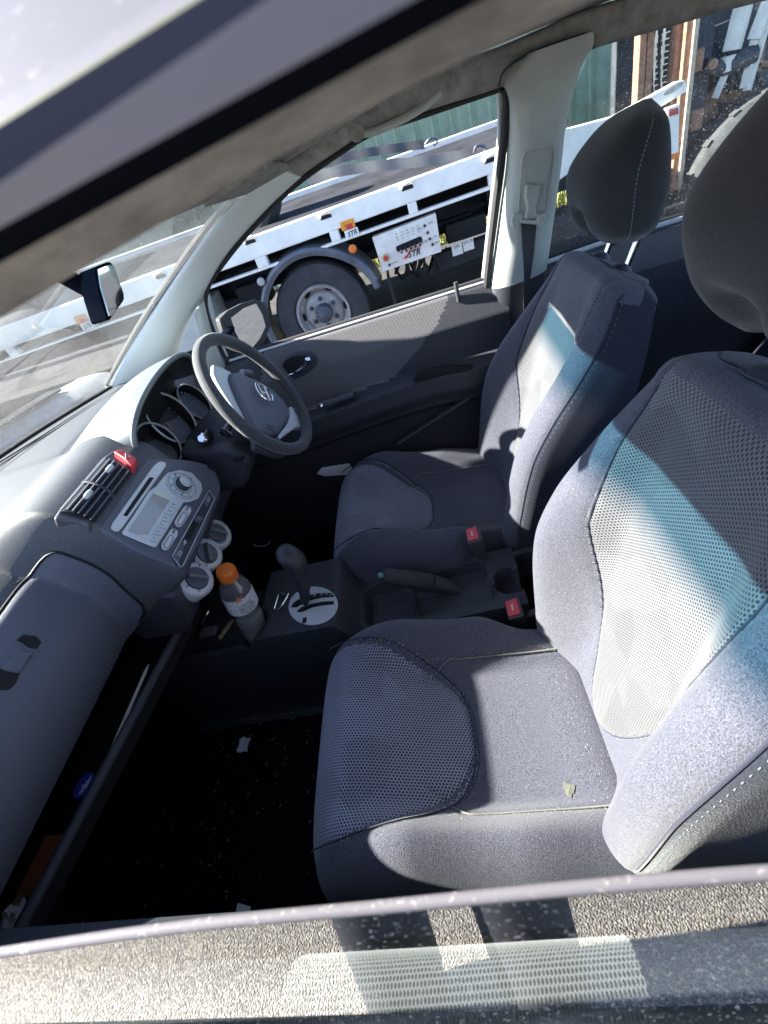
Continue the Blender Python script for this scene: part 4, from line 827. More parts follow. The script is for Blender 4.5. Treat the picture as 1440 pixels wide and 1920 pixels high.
mb.tube([wp(*p, .007) for p in ((412, 464), (428, 495), (448, 527))], .0024, 6); mb.tube([wp(*p, .007) for p in ((448, 475), (462, 510), (478, 548))], .0024, 6); mb.tube([wp(*p, .007) for p in ((430, 498), (464, 515))], .0022, 6); mb.build('emblem', M['chrome'], hub_)
d_ = (wp(515, 712)-wp(450, 688)).normalized(); words('letters', 'SRS', .012, wp(482, 690, .0055), d_, EN.cross(d_), M['dash_dark'], hub_, ext=.0004); words('letters', 'AIRBAG', .009, wp(478, 704, .0055), d_, EN.cross(d_), M['dash_dark'], hub_, ext=.0004)
# column shroud
mb = MB(); cA = WCn-EN*.025; pts = [cA-EN*t-Vector((0, 0, z)) for t, z in ((0, 0), (.03, .005), (.08, .012), (.14, .02), (.2, .03))]; mb.tube(pts, [.042, .058, .066, .072, .075], 28); col_ = part(mb, 'column_shroud', M['dash_dark'], 60)
mb = MB(); mb.prism([(-.10, .25, .94), (-.06, .25, .88), (-.12, .25, .80), (-.24, .25, .80), (-.24, .25, .96)], (0, .2, 0)); mb.build('lower_shroud', M['dash_dark'], col_, bevel=.02, seg=5)
p = at(388, 826, 1, .275); mb = MB(); mb.tube([p+Vector((0, .05, 0)), p+Vector((.0, .0, .01)), p+Vector((.002, -.012, .012))], [.019, .018, .015], 20); ig = mb.build('ignition_barrel', M['gloss'], col_); mb = MB(); mb.lathe([(.0, .0), (.013, .0), (.014, .004), (.014, .014), (.009, .018), (0, .018)], p+Vector((.002, -.010, .012)), (.1, -.8, .5), 24); mb.build('ignition_switch', M['chrome'], ig)
p = at(448, 860, 1, .24); mb = MB(); mb.box(p, (.03, .01, .012)); mb.build('column_lever', M['black'], col_, bevel=.004)
p = wp(350, 405, -.05); mb = MB(); mb.tube([WCn-EN*.05+E2*.03, wp(330, 400, -.06), wp(372, 408, -.06)], [.012, .010, .012], 12); mb.build('indicator_stalk', M['stack'], col_)
mb = MB(); mb.tube([WCn-EN*.06-E1*.02, wp(228, 722, -.055)+Vector((0, 0, 0)), wp(262, 735, -.055)], [.010, .009, .010], 12); mb.build('wiper_stalk', M['gloss'], col_)
# knee trim
mb = MB(); mb.prism([(-.30, .2, .95), (-.22, .2, .84), (-.22, .2, .74), (-.34, .2, .62), (-.5, .2, .62), (-.5, .2, .95)], (0, .5, 0)); part(mb, 'knee_trim', M['dash_dark'], bevel=.02, seg=4)
for (yy, w_) in ((.30, .05), (.42, .08)):
    mb = MB(); mb.box((-.42, yy, .36), (.02, w_, .07), M=Matrix.Rotation(-.6, 3, 'Y')); mb.tube([(-.42, yy, .38), (-.5, yy, .55)], .008, 8); part(mb, 'pedal', M['black'], bevel=.004)

# ================================================================== CENTRE CONSOLE
HCX, HCY = at(585, 1142, 2, .587).xy
RC = at(958, 1098, 2, .49); FCu = at(487, 1190, 2, .535); FC2 = at(490, 1105, 2, .535)
def sd(x, y, x0, x1, y0, y1, r=.02):
    dx = max(abs(x-(x0+x1)/2)-(x1-x0)/2+r, 0); dy = max(abs(y-(y0+y1)/2)-(y1-y0)/2+r, 0); return math.hypot(dx, dy)-r
def conz(x, y):
    k = sst(-.155, -.115, x)*(1-sst(.085, .16, x)); z = lerp(.556 if x < 0 else .50, .587, k)
    if x > .0: z = lerp(z, .50+.012*sst(.3, .5, x), sst(.085, .16, x))
    z -= .035*sst(.012, -.004, sd(x, y, -.42, -.17, -.075, .085, .04))*(1-k)       # front tray
    z -= .055*sst(.006, -.003, math.hypot(x-FCu.x, y-FCu.y)-.042)*.7
    z -= .045*sst(.006, -.003, math.hypot(x-FC2.x, y-FC2.y)-.042)*.7
    z -= .04*sst(.012, -.004, sd(x, y, .15, .275, -.055, .075, .03))            # rear tray
    z -= .03*sst(.006, -.003, sd(x, y, .30, .47, .03, .075, .008)); z -= .02*sst(.006, -.003, sd(x, y, .29, .48, -.05, .02, .012))
    z -= .05*sst(.005, -.003, math.hypot(x-RC.x, y-RC.y)-.037)
    e = .115-.02*sst(.1, .2, x); z -= (z-.25)*sst(e, e+.016, abs(y-.01))
    return z
xs = sorted(set([-.46+k*.006 for k in range(170)]))
ysn = [-.14+k*.004 for k in range(76)]
mb = MB(); mb.loft([[(x, y, conz(x, y)) for y in ysn] for x in xs], closed=False, caps=False)
con = part(mb, 'centre_console', M['dash_dark'], 50)
# selector plate and lever
Pz = .5885; c = Vector((HCX, HCY, Pz)); pe = [at(588+46*math.cos(a)-3*math.sin(a), 1137+36*math.sin(a), 2, Pz) for a in [k*2*math.pi/48 for k in range(48)]]
mb = MB(); mb.prism(pe, (0, 0, .004)); sp_ = mb.build('gear_plate', M['silverpl'], con, bevel=.0015)
mb = MB(); mb.prism([at(*p, 2, Pz+.0045) for p in ((545, 1139), (552, 1128), (572, 1118), (598, 1112), (622, 1112), (627, 1119), (602, 1121), (577, 1127), (556, 1139))], (0, 0, .0005)); mb.prism([at(*p, 2, Pz+.0045) for p in ((556, 1147), (564, 1139), (585, 1132), (606, 1128), (626, 1127), (626, 1133), (606, 1135), (586, 1139), (566, 1148))], (0, 0, .0005)); mb.build('gear_gate', M['black'], sp_)
for t_, p in (('P', (553, 1128)), ('R', (572, 1121)), ('N', (590, 1117)), ('D', (603, 1115)), ('S', (612, 1115)), ('L', (620, 1116))): words('letters', t_, .011, at(p[0], p[1]-1, 2, Pz+.0055), (0, 1, 0), (-1, 0, 0), M['silverpl'], sp_)
MB().box(at(571, 1163, 2, Pz+.0045), (.010, .016, .002)).build('release_cover', M['black'], sp_)
LR = 1.28; k0 = at(573, 1130, 2, Pz+.005); k1 = at(570, 1106, 1, k0.y); k2 = at(562, 1072, 1, k0.y); k3 = at(552, 1052, 1, k0.y-.003); k4 = at(535, 1041, 1, k0.y-.003); k5 = at(520, 1044, 1, k0.y-.003)
mb = MB(); mb.tube(catmull([k0, k1, k2], 6), [.010]*3+[.015]*4+[.021]*6, 18, sq=.9); gl_ = mb.build('gear_lever', M['dash_dark'], con)
mb = MB(); pts = catmull([k2, k2.lerp(k3, .5), k3, k4, k5], 6); mb.tube(pts, [LR*q for q in [.017, .0185, .020, .021, .0225, .0235]+[.0245]*6+[.0245]*5+[.024, .0235, .023, .021, .018, .014, .009, .003][:8]], 20, sq=.8); mb.build('lever_knob', mat('knob', (.032, .034, .042), .5, bump=(300, .3)), gl_)
# handbrake
h0 = at(905, 1122, 1, .02); h1 = at(860, 1106, 1, .02); h2 = at(810, 1092, 1, .02); h3 = at(770, 1083, 1, .02); h4 = at(718, 1079, 1, .02)
mb = MB(); mb.tube(catmull([h0, h1, h2], 5), [.014, .016, .017, .018, .019, .0195, .020, .020, .021, .021, .021], 18); hbk = part(mb, 'handbrake', M['dash_dark'])
mb = MB(); mb.tube([h2, h2.lerp(h4, .02), h2.lerp(h4, .5), h2.lerp(h4, .97), h4], [.021, .0225, .0225, .0215, .019], 22); mb.build('handbrake_grip', mat('grip2', (.03, .031, .037), .7, bump=(600, .6)), hbk)
mb = MB(); mb.tube([h4, h4+(h4-h3).normalized()*.012], .007, 14); mb.build('release_button', mat('tealbtn', (.15, .35, .28), .4), hbk)
mb = MB(); mb.tube([h0+Vector((.02, 0, -.03)), h1+Vector((0, 0, -.025))], [.02, .012], 14); mb.build('handbrake_boot', M['rubber'], hbk)

# ================================================================== SEATS (modelled once about their own middle, then copied)
def czt(x): return interp(x, [.03, .06, .10, .16, .25, .37, .50, .64], [.50, .556, .592, .588, .552, .508, .497, .505])
def cush(a, b):
    # a, b in -1..1 ; rounded plan, clustered to the rim
    A = math.sin(a*math.pi/2); B = math.sin(b*math.pi/2)
    x = .345+.305*A*math.sqrt(1-.16*B**4*(1 if A < 0 else .2)); y = .262*B*math.sqrt(1-.22*(abs(A)**3)*(1 if A < 0 else 0))*(1-.17*sst(.42, .53, x)*(1 if B > 0 else 0))
    E = ((1-abs(A)**9)**(1/2.2) if abs(A) < 1 else 0)*((1-abs(B)**9)**(1/2.2) if abs(B) < 1 else 0)
    ay = abs(y)
    bol = .088*sst(.115, .20, ay)*sst(.08, .27, x)*(1-.55*sst(.42, .62, x))
    crown = .008*(1-(ay/.2)**2)*sst(.3, .1, x) if ay < .2 else 0
    z = czt(x)+bol+crown
    # seams
    du = seamU(x, y); g = -.0055*math.exp(-(du/.0045)**2)
    if x > .27: g -= .005*math.exp(-((ay-.148+.05*sst(.36, .27, x))/.0045)**2)*sst(.26, .29, x)
    g += .0035*sst(0, .03, du)*0+.004*sst(-.002, -.03, du)
    return Vector((x, y, lerp(.43, z+g, E)))
def seamU(x, y):       # signed distance-like: <0 inside the net insert
    R = .192; xa_ = .378
    t = abs(y)/R
    if x < .04: return (abs(y)-R)
    xe = .06+(xa_-.06)*(max(0, 1-t**3.0))**.52 if t < 1 else .06
    if x >= xa_-.004: return max(x-xa_, x-xe)
    d1 = x-xe; d2 = abs(y)-R*(max(0, 1-((max(x, .06)-.06)/(xa_-.06))**1.6) if x < xa_ else 0)**.43
    if abs(d1) < abs(d2): return d1
    return d2
def make_seat():
    nu, nv = 190, 190
    def side(P, k): return P
    mb = MB(); mb.grid(lambda u, v: cush(2*u-1, 2*v-1), nu, nv, mif=lambda u, v: (lambda p: 1 if seamU(p.x, p.y) < 0 and abs(2*u-1) < .93+.07*(u < .5) else 0)(cush(2*u-1, 2*v-1)), uvf=lambda u, v, p: (p[0]-p[2]*sst(.14, .06, p[0]), p[1]))
    # skirt down from the rim
    rim = [cush(-1, -1+2*k/60) for k in range(60)]+[cush(-1+2*k/60, 1) for k in range(60)]+[cush(1, 1-2*k/60) for k in range(60)]+[cush(1-2*k/60, -1) for k in range(60)]
    mb.loft([rim, [p+Vector((0, 0, -.05)) for p in rim], [Vector((.345+(p.x-.345)*.97, p.y*.97, .35)) for p in rim]], caps=False)
    s = mb.build('seat_cushion', [M['velour'], M['net']], None, smooth=60)
    # side seam with stitching
    def sidec(yy, zz): return [cush(-1+2*k/60, yy) for k in range(6, 56)]
    for sy in (-1, 1):
        mb = MB(); mb.tube([p+Vector((0, sy*.001, -.012)) for p in sidec(sy, 0)], .0022, 6); mb.build('cushion_piping', M['velour_dark'], s)
    def cz_(x, y): return czt(x)+.088*sst(.115, .20, abs(y))*sst(.08, .27, x)*(1-.55*sst(.42, .62, x))+(.008*(1-(abs(y)/.2)**2)*sst(.3, .1, x) if abs(y) < .2 else 0)
    U = [(.06+(.378-.06)*(max(0, 1-abs(t)**3.0))**.52, .192*t) for t in [math.sin(k/60*math.pi/2)*.9995 for k in range(-60, 61)]]
    U = [p for p in U if p[0] > .088]
    mb = MB(); mb.tube([Vector((x, y, cz_(x, y)+.001)) for x, y in U], .0017, 6); mb.build('insert_seam', M['velour_dark'], s)
    for sy in (-1, 1):
        q = [(.315+.285*k/30, sy*(.148-.05*sst(.36, .27, .315+.285*k/30))) for k in range(31)]
        mb = MB(); mb.tube([Vector((x, y, cz_(x, y)-.0005)) for x, y in q], .0016, 6); mb.build('panel_seam', mat('seamdust', (.16, .155, .14), .9), s)
    mb = MB(); mb.box((.36, 0, .32), (.46, .44, .10)); mb.build('seat_base', M['black'], s, bevel=.02)
    for sy in (-1, 1):
        mb = MB(); mb.prism([(.54, sy*.268, .50), (.60, sy*.268, .515), (.66, sy*.268, .51), (.69, sy*.268, .47), (.66, sy*.268, .42), (.54, sy*.268, .40), (.49, sy*.268, .43)], (0, -sy*.02, 0)); mb.build('hinge_cover', M['silverpl'] if sy < 0 else M['dash_dark'], s, bevel=.006, seg=3)
    # backrest
    def xc(z): return interp(z, [.44, .50, .60, .75, .90, 1.05, 1.12], [.625, .612, .640, .672, .697, .722, .738])
    def wd(z): return interp(z, [.42, .50, .60, .75, .88, .97, 1.04, 1.10], [.228, .245, .258, .266, .257, .238, .213, .180])
    def bo(z): return interp(z, [.42, .50, .62, .78, .88, .97, 1.05, 1.12], [.02, .055, .088, .108, .088, .050, .018, .004])
    def padw(z):
        if z < .505: return -1
        return .152*(min(1, (z-.505)/.36)**.45)*(1-.12*sst(1.0, 1.13, z))
    NF = 150; zs = [.425+.675*k/130 for k in range(131)]+[1.10+.042*math.sin(k/16*math.pi/2) for k in range(1, 17)]
    rings = []; info = []
    for i, z in enumerate(zs):
        ins = 0 if z <= 1.10 else .050*(1-math.cos((i-130)/16*math.pi/2)); zz = min(z, 1.10)
        if z < .46: ins = .03*(1-math.sqrt(max(0, 1-((.46-z)/.035)**2)))
        W = wd(zz)-ins*1.4; X = xc(min(z, 1.12)); Bz = bo(zz); r = []; inf = []
        for k in range(NF+1):
            t = math.sin((2*k/NF-1)*math.pi/2*.97)/math.sin(math.pi/2*.97); y = W*t; ay = abs(y)
            bl = sst(.10, .205, ay*(.262/W)); x = X-Bz*bl
            et = max(0, (abs(t)-.76)/.24); x += .060*(1-math.sqrt(max(0, 1-et*et)))
            p = padw(z); d = ay-p if p > 0 else 9
            x += .0055*math.exp(-(d/.004)**2)-.005*sst(.0, -.03, d)
            dp = abs(ay-W*.955); x += .003*math.exp(-(dp/.003)**2)
            x += ins; r.append(Vector((x, y, z))); inf.append(1 if (d < 0 and z < 1.122) else (2 if abs(t) > .955 and z < 1.10 else 0))
        Xr = X+.128-ins
        xe = r[-1].x; 
        for k in range(1, 6): r.append(Vector((lerp(xe, Xr-.035, k/5), W*(1+.01*math.sin(k/5*3.14)), z))); inf.append(2)
        for k in range(0, 13):
            a = -1+2*k/12; t = -a; r.append(Vector((Xr-.035*abs(t)**4, W*t*.985, z))); inf.append(2)
        xe2 = r[0].x
        for k in range(1, 5): r.append(Vector((lerp(Xr-.035, xe2, k/5), -W*(1+.01*math.sin(k/5*3.14)), z))); inf.append(2)
        rings.append(r); info.append(inf)
    cc = sum(rings[-1], Vector())/len(rings[-1]); full = rings+[[cc.lerp(p, q)+Vector((0, 0, .002)) for p in rings[-1]] for q in (.75, .5, .25, .02)]; info = info+[info[-1]]*4
    mb = MB(); mb.loft([[Vector((p.x, p.y, p.z-.30*max(0, p.x-.748)*sst(1.05, 1.13, p.z))) for p in r] for r in full], mif=lambda i, j: info[i][j]); mb.uv = [(v[2]*1.02, v[1]) for v in mb.v]
    b = mb.build('backrest', [M['velour'], M['net_back'], mat('velour_side', (.026, .029, .042), .95, spec=.1, bump=(500, .8), var=(420, .35), sheen=.25)], s, smooth=60)
    def front_at(i, yt):
        r = rings[i]; k = next((k for k in range(NF) if (r[k].y-yt)*(r[k+1].y-yt) <= 0), NF//2); f_ = (yt-r[k].y)/(r[k+1].y-r[k].y+1e-9); return r[k].lerp(r[k+1], min(1, max(0, f_)))
    ii = [i for i in range(131) if padw(zs[i]) > .02 and zs[i] < 1.12]
    pp = [front_at(i, -padw(zs[i])) for i in reversed(ii)]+[front_at(i, padw(zs[i])) for i in ii]
    mb = MB(); mb.tube([p+Vector((-.0008, 0, 0)) for p in pp], .0019, 6); mb.build('insert_seam', M['velour_dark'], s)['on_back'] = 1
    # stitched welt along the outer edge, both sides
    for sy in (-1, 1):
        for q, rr_, mt, nm in ((.0, .0022, M['velour_dark'], 'welt'),):
            pts = []
            for i in range(27, 134):
                r = rings[i]; y0 = wd(min(zs[i], 1.10)); yt = sy*y0*.955; k = next((k for k in range(NF) if (r[k].y-yt)*(r[k+1].y-yt) <= 0), 3); f_ = (yt-r[k].y)/(r[k+1].y-r[k].y+1e-9); pts.append(r[k].lerp(r[k+1], min(1, max(0, f_)))+Vector((-.0003, sy*.0005, 0)))
            mb = MB(); mb.tube(pts, rr_, 6); mb.build(nm, mt, s)
            mb = MB()
            for i in range(2, len(pts)-1, 2): mb.tube([pts[i]+Vector((.008, sy*.006, 0)), pts[i]*.45+pts[i+1]*.55+Vector((.008, sy*.006, 0))], .0005, 5)
            mb.build('stitching', M['thread'], s)
    # headrest
    def hxf(z): return interp(z, [1.085, 1.11, 1.15, 1.22, 1.28, 1.32, 1.345], [.765, .741, .722, .714, .742, .778, .822])
    def hxr(z): return interp(z, [1.085, 1.11, 1.17, 1.25, 1.31, 1.345], [.840, .862, .868, .858, .846, .828])
    def hw(z): return interp(z, [1.085, 1.11, 1.15, 1.22, 1.28, 1.32, 1.345], [.085, .110, .124, .128, .112, .082, .016])
    rings = []; zs2 = [1.085+.26*(.5-.5*math.cos(math.pi*k/50)) for k in range(51)]
    zt = lambda z: lerp(1.178, 1.392, (z-1.085)/.26)
    for z in zs2:
        r = []; xf, xr, W = hxf(z), hxr(z), hw(z)*(1-.10*sst(1.2, 1.34, z)); cx = (xf+xr)/2; hxw = (xr-xf)/2
        for k in range(72):
            a = 2*math.pi*k/72; ca, sa = math.cos(a), math.sin(a); y = W*math.copysign(abs(sa)**(2/3.2), sa); x = cx+hxw*math.copysign(abs(ca)**(2/2.6), ca)
            if ca < 0: x += .030*math.exp(-(y/.026)**4)*sst(1.165, 1.14, z)
            r.append(Vector((x, y, z)))
        rings.append(r)
    mb = MB(); mb.loft(rings); mb.uv = [(v[2], v[1]) for v in mb.v]; mb.v = [(v[0]-.012, v[1], zt(v[2])) for v in mb.v]; hr = mb.build('headrest', mat('head_velour', (.032, .033, .038), .95, spec=.1, bump=(700, .5), sheen=.3, var=(500, .3)) if 'hv' not in M else M['hv'], s, smooth=70)
    for sy in (-1, 1):
        mb = MB(); pts = []
        for i in range(6, 40): r = rings[i]; W = hw(zs2[i]); xf, xr = hxf(zs2[i]), hxr(zs2[i]); pts.append(Vector((lerp(xf, xr, .42)-.012, sy*W*1.004, zt(zs2[i]))))
        for i in range(0, len(pts)-1, 1): mb.tube([pts[i], pts[i].lerp(pts[i+1], .6)], .0007, 5)
        mb.build('stitching', M['thread'], s)['on_head'] = 1
    for sy in (-1, 1):
        mb = MB(); mb.tube([(.812, sy*.058, 1.12), (.825, sy*.058, 1.19)][:0] or [(.803, sy*.058, 1.10), (.838, sy*.058, 1.26)], .0066, 14); mb.build('headrest_post', M['chrome'], s)
        mb = MB(); mb.lathe([(.021, 0), (.021, .006), (.015, .013), (.009, .016), (0, .016)], (.800, sy*.058, 1.122), (.3, 0, 1), 20); mb.build('post_guide', M['dash_dark'], s)
    return s
seat = make_seat(); seat.parent = car; seat.name = 'front_seat'; seat.location = (0, -.362, 0)
# driver's seat: a copy with the back a little further reclined
cp_ = seat.copy(); COL.objects.link(cp_); cp_.parent = car; cp_.location = (-.018, .345, 0); cp_.scale = (1, -1, 1)
piv = Vector((.55, 0, .5)); RM = Matrix.Translation(piv) @ Matrix.Rotation(.165, 4, 'Y') @ Matrix.Translation(-piv)
for ch in list(seat.children):
    d = ch.copy(); COL.objects.link(d); d.parent = cp_
    nm_ = ch.name.split('.')[0]
    if nm_ in ('backrest', 'welt', 'headrest', 'stitching', 'headrest_post', 'post_guide') or ch.get('on_back'): d.matrix_local = RM
    if nm_ == 'headrest' or ch.get('on_head'): d.matrix_local = RM @ Matrix.Translation((0, 0, .004)); ch.location.z += .019
# buckles
for P0, P1, yv in (((962, 1140), (1000, 1200), -.095), ((886, 1002), (915, 1062), .095)):
    A = at(*P0, 1, yv); B = at(*P1, 1, yv); ax = (A-B).normalized(); sd_ = Vector((0, 1, 0)); th_ = ax.cross(sd_).normalized(); 
    if th_.x > 0: th_ = -th_
    def q(u, v, w_): return A+sd_*u+th_*v+ax*w_
    mb = MB(); mb.loft([[q(-.027, .018, 0), q(.027, .018, 0), q(.029, -.020, 0), q(-.029, -.020, 0)], [q(-.023, .016, -.05), q(.023, .016, -.05), q(.024, -.017, -.05), q(-.024, -.017, -.05)], [q(-.012, .008, -.12), q(.012, .008, -.12), q(.012, -.008, -.12), q(-.012, -.008, -.12)]])
    bk = part(mb, 'belt_buckle', mat('buckle', (.06, .06, .065), .5, dust=.3), bevel=.003, seg=3)
    mb = MB(); mb.prism([q(-.021, .014, .0005), q(.021, .014, .0005), q(.023, -.014, .0005), q(-.023, -.014, .0005)], ax*.003); mb.build('red_button', M['redbtn'], bk, bevel=.001)
    words('letters', 'PRESS', .0075, q(0, 0, .0038), sd_, th_*1, M['paper'], bk)
# debris on the seam of the passenger cushion and the pale stain: crumbs of dust
mb = MB(); rr = random.Random(5)
for k in range(240):
    t = rr.random(); sgn = rr.choice((-1, 1, 1))
    if rr.random() < .55: x = lerp(.29, .60, t); y = sgn*.150+rr.gauss(0, .003)
    else: x = rr.uniform(.56, .615); y = rr.uniform(-.15, .15)
    z = czt(x)+.088*sst(.115, .20, abs(y))*sst(.08, .27, x)*(1-.55*sst(.42, .62, x))+.0005; s_ = rr.uniform(.0003, .0009)
    mb.box((x, y-.362, z), (s_, s_, s_))
struct(tag(mb.build('crumbs', mat('crumb', (.6, .56, .45), .9), None, smooth=0), 'pale crumbs and grit gathered in the seams of the front seat cushion', 'grit'), 'stuff')
st_c = hit(1066, 1478, (0, 0, .503), (0, 0, 1))
mb = MB(); mb.v = []; nn_ = 28
for k in range(nn_): a = 2*math.pi*k/nn_; r_ = 1+.22*math.sin(3*a+1)+.12*math.sin(7*a); p = Vector((st_c.x+.009*r_*math.cos(a), st_c.y+.012*r_*math.sin(a), 0)); ly = p.y+.362; mb.v.append((p.x, p.y, czt(p.x)+.088*sst(.115, .20, abs(ly))*sst(.08, .27, p.x)*(1-.55*sst(.42, .62, p.x))+.0011)); mb.uv.append((0, 0))
mb.f = [tuple(range(nn_))]; mb.m = [0]; part(mb, 'stain', mat('stain', (.115, .122, .098), .95, bump=(900, 1)), 0)

# ================================================================== NEAR DOOR
NYo = -.768
def nd(px, py, off=0): return hit(px, py, (0, NYo+off, 1.0), (0, 1, -.2))
E_ = [nd(*p) for p in ((-500, 1900), (-200, 1822), (0, 1786), (360, 1735), (720, 1700), (1080, 1665), (1440, 1636), (1700, 1625))]
Er = resample(catmull([tuple(p) for p in E_], 6), 60)
mb = MB(); mb.loft([[p.lerp(Vector((p.x, NYo+.2*(.95-1), .95)), k/10) for k in range(11)] for p in Er], closed=False, caps=False); ng = part(mb, 'passenger_window_glass', M['glass_open'], 0)
mb = MB(); mb.tube(Er, .0026, 10); mb.build('glass_edge', M['edge'], ng)
def ndx(u): return lerp(-.60, .75, u)
pf = [(0, 1.012), (.004, 1.02), (.012, 1.02), (.030, 1.012), (.042, .99), (.048, .93), (.046, .82)]
mb = MB(); mb.loft([[(ndx(k/60), NYo-.002+.008+a, z+.02*sst(.2, .8, ndx(k/60))-.02) for a, z in catmull(pf, 5)] for k in range(61)], closed=False, caps=False, mif=lambda i, j: 1 if 0 < j and .235 < ndx(i/60) < .49 else 0)
mb.uv = [(v[0]*1.8, (v[1]-v[2])*.75) for v in mb.v]; npn = part(mb, 'passenger_door_panel', [M['dash_dark'], M['net_door']], 60)
mb = MB(); pf2 = [(.0, .82), (.03, .80), (.06, .78), (.055, .70), (.02, .66), (.02, .3)]; mb.loft([[(ndx(k/60), NYo+.075+.0+a*.6, z) for a, z in pf2] for k in range(61)], closed=False, caps=False); mb.build('armrest', M['dash_dark'], npn)
mb = MB(); mb.tube([(ndx(k/30), NYo-.016, .955) for k in range(31)], .006, 8); mb.build('outer_belt_seal', M['rubber'], npn)
# trims of floor: under-dash tray
TR0, TR1 = at(40, 1735, 2, .70), at(380, 1100, 2, .70)
td = (TR1-TR0).normalized(); tn = Vector((-td.y, td.x, 0))
if tn.x > 0: tn = -tn
ext0 = TR0-td*.06; ext1 = TR0+td*((TR1-TR0).length*.93)
mb = MB(); mb.tube([ext0, ext1], .010, 14); tray = part(mb, 'dash_tray', M['dash_dark'])
mb = MB(); mb.prism([ext0+Vector((0, 0, -.035)), ext1+Vector((0, 0, -.035)), ext1+tn*.2+Vector((0, 0, -.03)), ext0+tn*.2+Vector((0, 0, -.03))], (0, 0, -.006)); mb.prism([ext0+Vector((0, 0, -.035)), ext1+Vector((0, 0, -.035)), ext1, ext0], tn*.004); mb.build('tray_floor', M['black'], tray)

# ================================================================== PERSON outside the door, seen mirrored in the window glass
def skin(name, chain, mt, parent, sub=2):
    vs = []; es = []; rs = []; ix = {}
    for line in chain:
        prev = None
        for p in line:
            k = tuple(round(c, 4) for c in p[:3])
            if k not in ix: ix[k] = len(vs); vs.append(k); rs.append(p[3] if isinstance(p[3], tuple) else (p[3], p[3]))
            if prev is not None: es.append((prev, ix[k]))
            prev = ix[k]
    me = bpy.data.meshes.new(name); me.from_pydata(vs, es, []); o = bpy.data.objects.new(name, me); COL.objects.link(o); o.parent = parent
    md = o.modifiers.new('skin', 'SKIN'); md.use_smooth_shade = True
    if not me.skin_vertices: me.attributes.update() if hasattr(me.attributes, 'update') else None
    for i, r in enumerate(rs): me.skin_vertices[0].data[i].radius = r
    me.skin_vertices[0].data[0].use_root = True
    m2 = o.modifiers.new('sub', 'SUBSURF'); m2.levels = sub; m2.render_levels = sub
    me.materials.append(mt); return o
PX, PY = .25, -1.26
pers = thing('person', 'person in white shirt and dark trousers outside the car, mirrored in the window glass', 'person', (PX, PY, 0))
skm = mat('skin', (.42, .25, .17), .55); trm = mat('trouser', (.018, .02, .03), .9, bump=(200, .3)); shm = mat('shirt', (.62, .63, .62), .9, bump=(160, .6)); hairm = mat('hair', (.03, .02, .015), .7, bump=(300, .8))
cx_, cy_ = CC.x-PX, CC.y-PY        # camera in the person's frame
hw_, hd_2 = cx_-.06, cy_-.33
arm = lambda sx: [(0.04, .03, 1.36, (.10, .08)), (sx*.17+.06, .03, 1.36, .06), (sx*.26+.08, .10, 1.14, .044), (cx_+sx*.09, cy_-.10, 1.36, .032), (cx_+sx*.075, cy_-.075, 1.40, .026)]
body = skin('body', [[(0, 0, .96, (.15, .11)), (.02, .01, 1.12, (.13, .10)), (.03, .02, 1.27, (.15, .11)), (.04, .03, 1.36, (.10, .08)), (.07, .06, 1.47, .052), (.10, .09, 1.55, .062), (.12, .10, 1.62, (.080, .095)), (.13, .10, 1.69, (.075, .09)), (.13, .095, 1.74, .05)],
    [(0, 0, .96, (.15, .11)), (-.11, 0, .88, .085), (-.14, .03, .50, .058), (-.155, .0, .10, .040), (-.16, .10, .045, (.028, .02)), (-.165, .15, .03, (.025, .015))],
    [(0, 0, .96, (.15, .11)), (.11, 0, .88, .085), (.14, .03, .50, .058), (.155, .0, .10, .040), (.16, .10, .045, (.028, .02)), (.165, .15, .03, (.025, .015))], arm(-1), arm(1)], skm, pers)
skin('trousers', [[(0, 0, .93, (.165, .125)), (0, 0, 1.03, (.155, .12))], [(0, 0, .93, (.165, .125)), (-.11, 0, .84, .11), (-.14, .03, .50, .10), (-.155, .02, .0, .10)], [(0, 0, .93, (.165, .125)), (.11, 0, .84, .11), (.14, .03, .50, .10), (.155, .02, .0, .10)]], trm, pers)
skin('shirt', [[(0, 0, .98, (.168, .13)), (.02, .01, 1.12, (.155, .12)), (.03, .02, 1.27, (.17, .125)), (.04, .03, 1.38, (.12, .095)), (.055, .045, 1.43, .07)], [(.04, .03, 1.38, (.12, .095)), (-.13, .03, 1.37, .08), (-.19, .08, 1.22, .07)], [(.04, .03, 1.38, (.12, .095)), (.23, .03, 1.37, .08), (.32, .08, 1.22, .07)]], shm, pers)
skin('hair', [[(.115, .055, 1.66, (.08, .085)), (.125, .065, 1.72, (.078, .085)), (.13, .075, 1.765, .05)], [(.115, .055, 1.66, (.08, .085)), (.10, .04, 1.60, .055)]], hairm, pers)
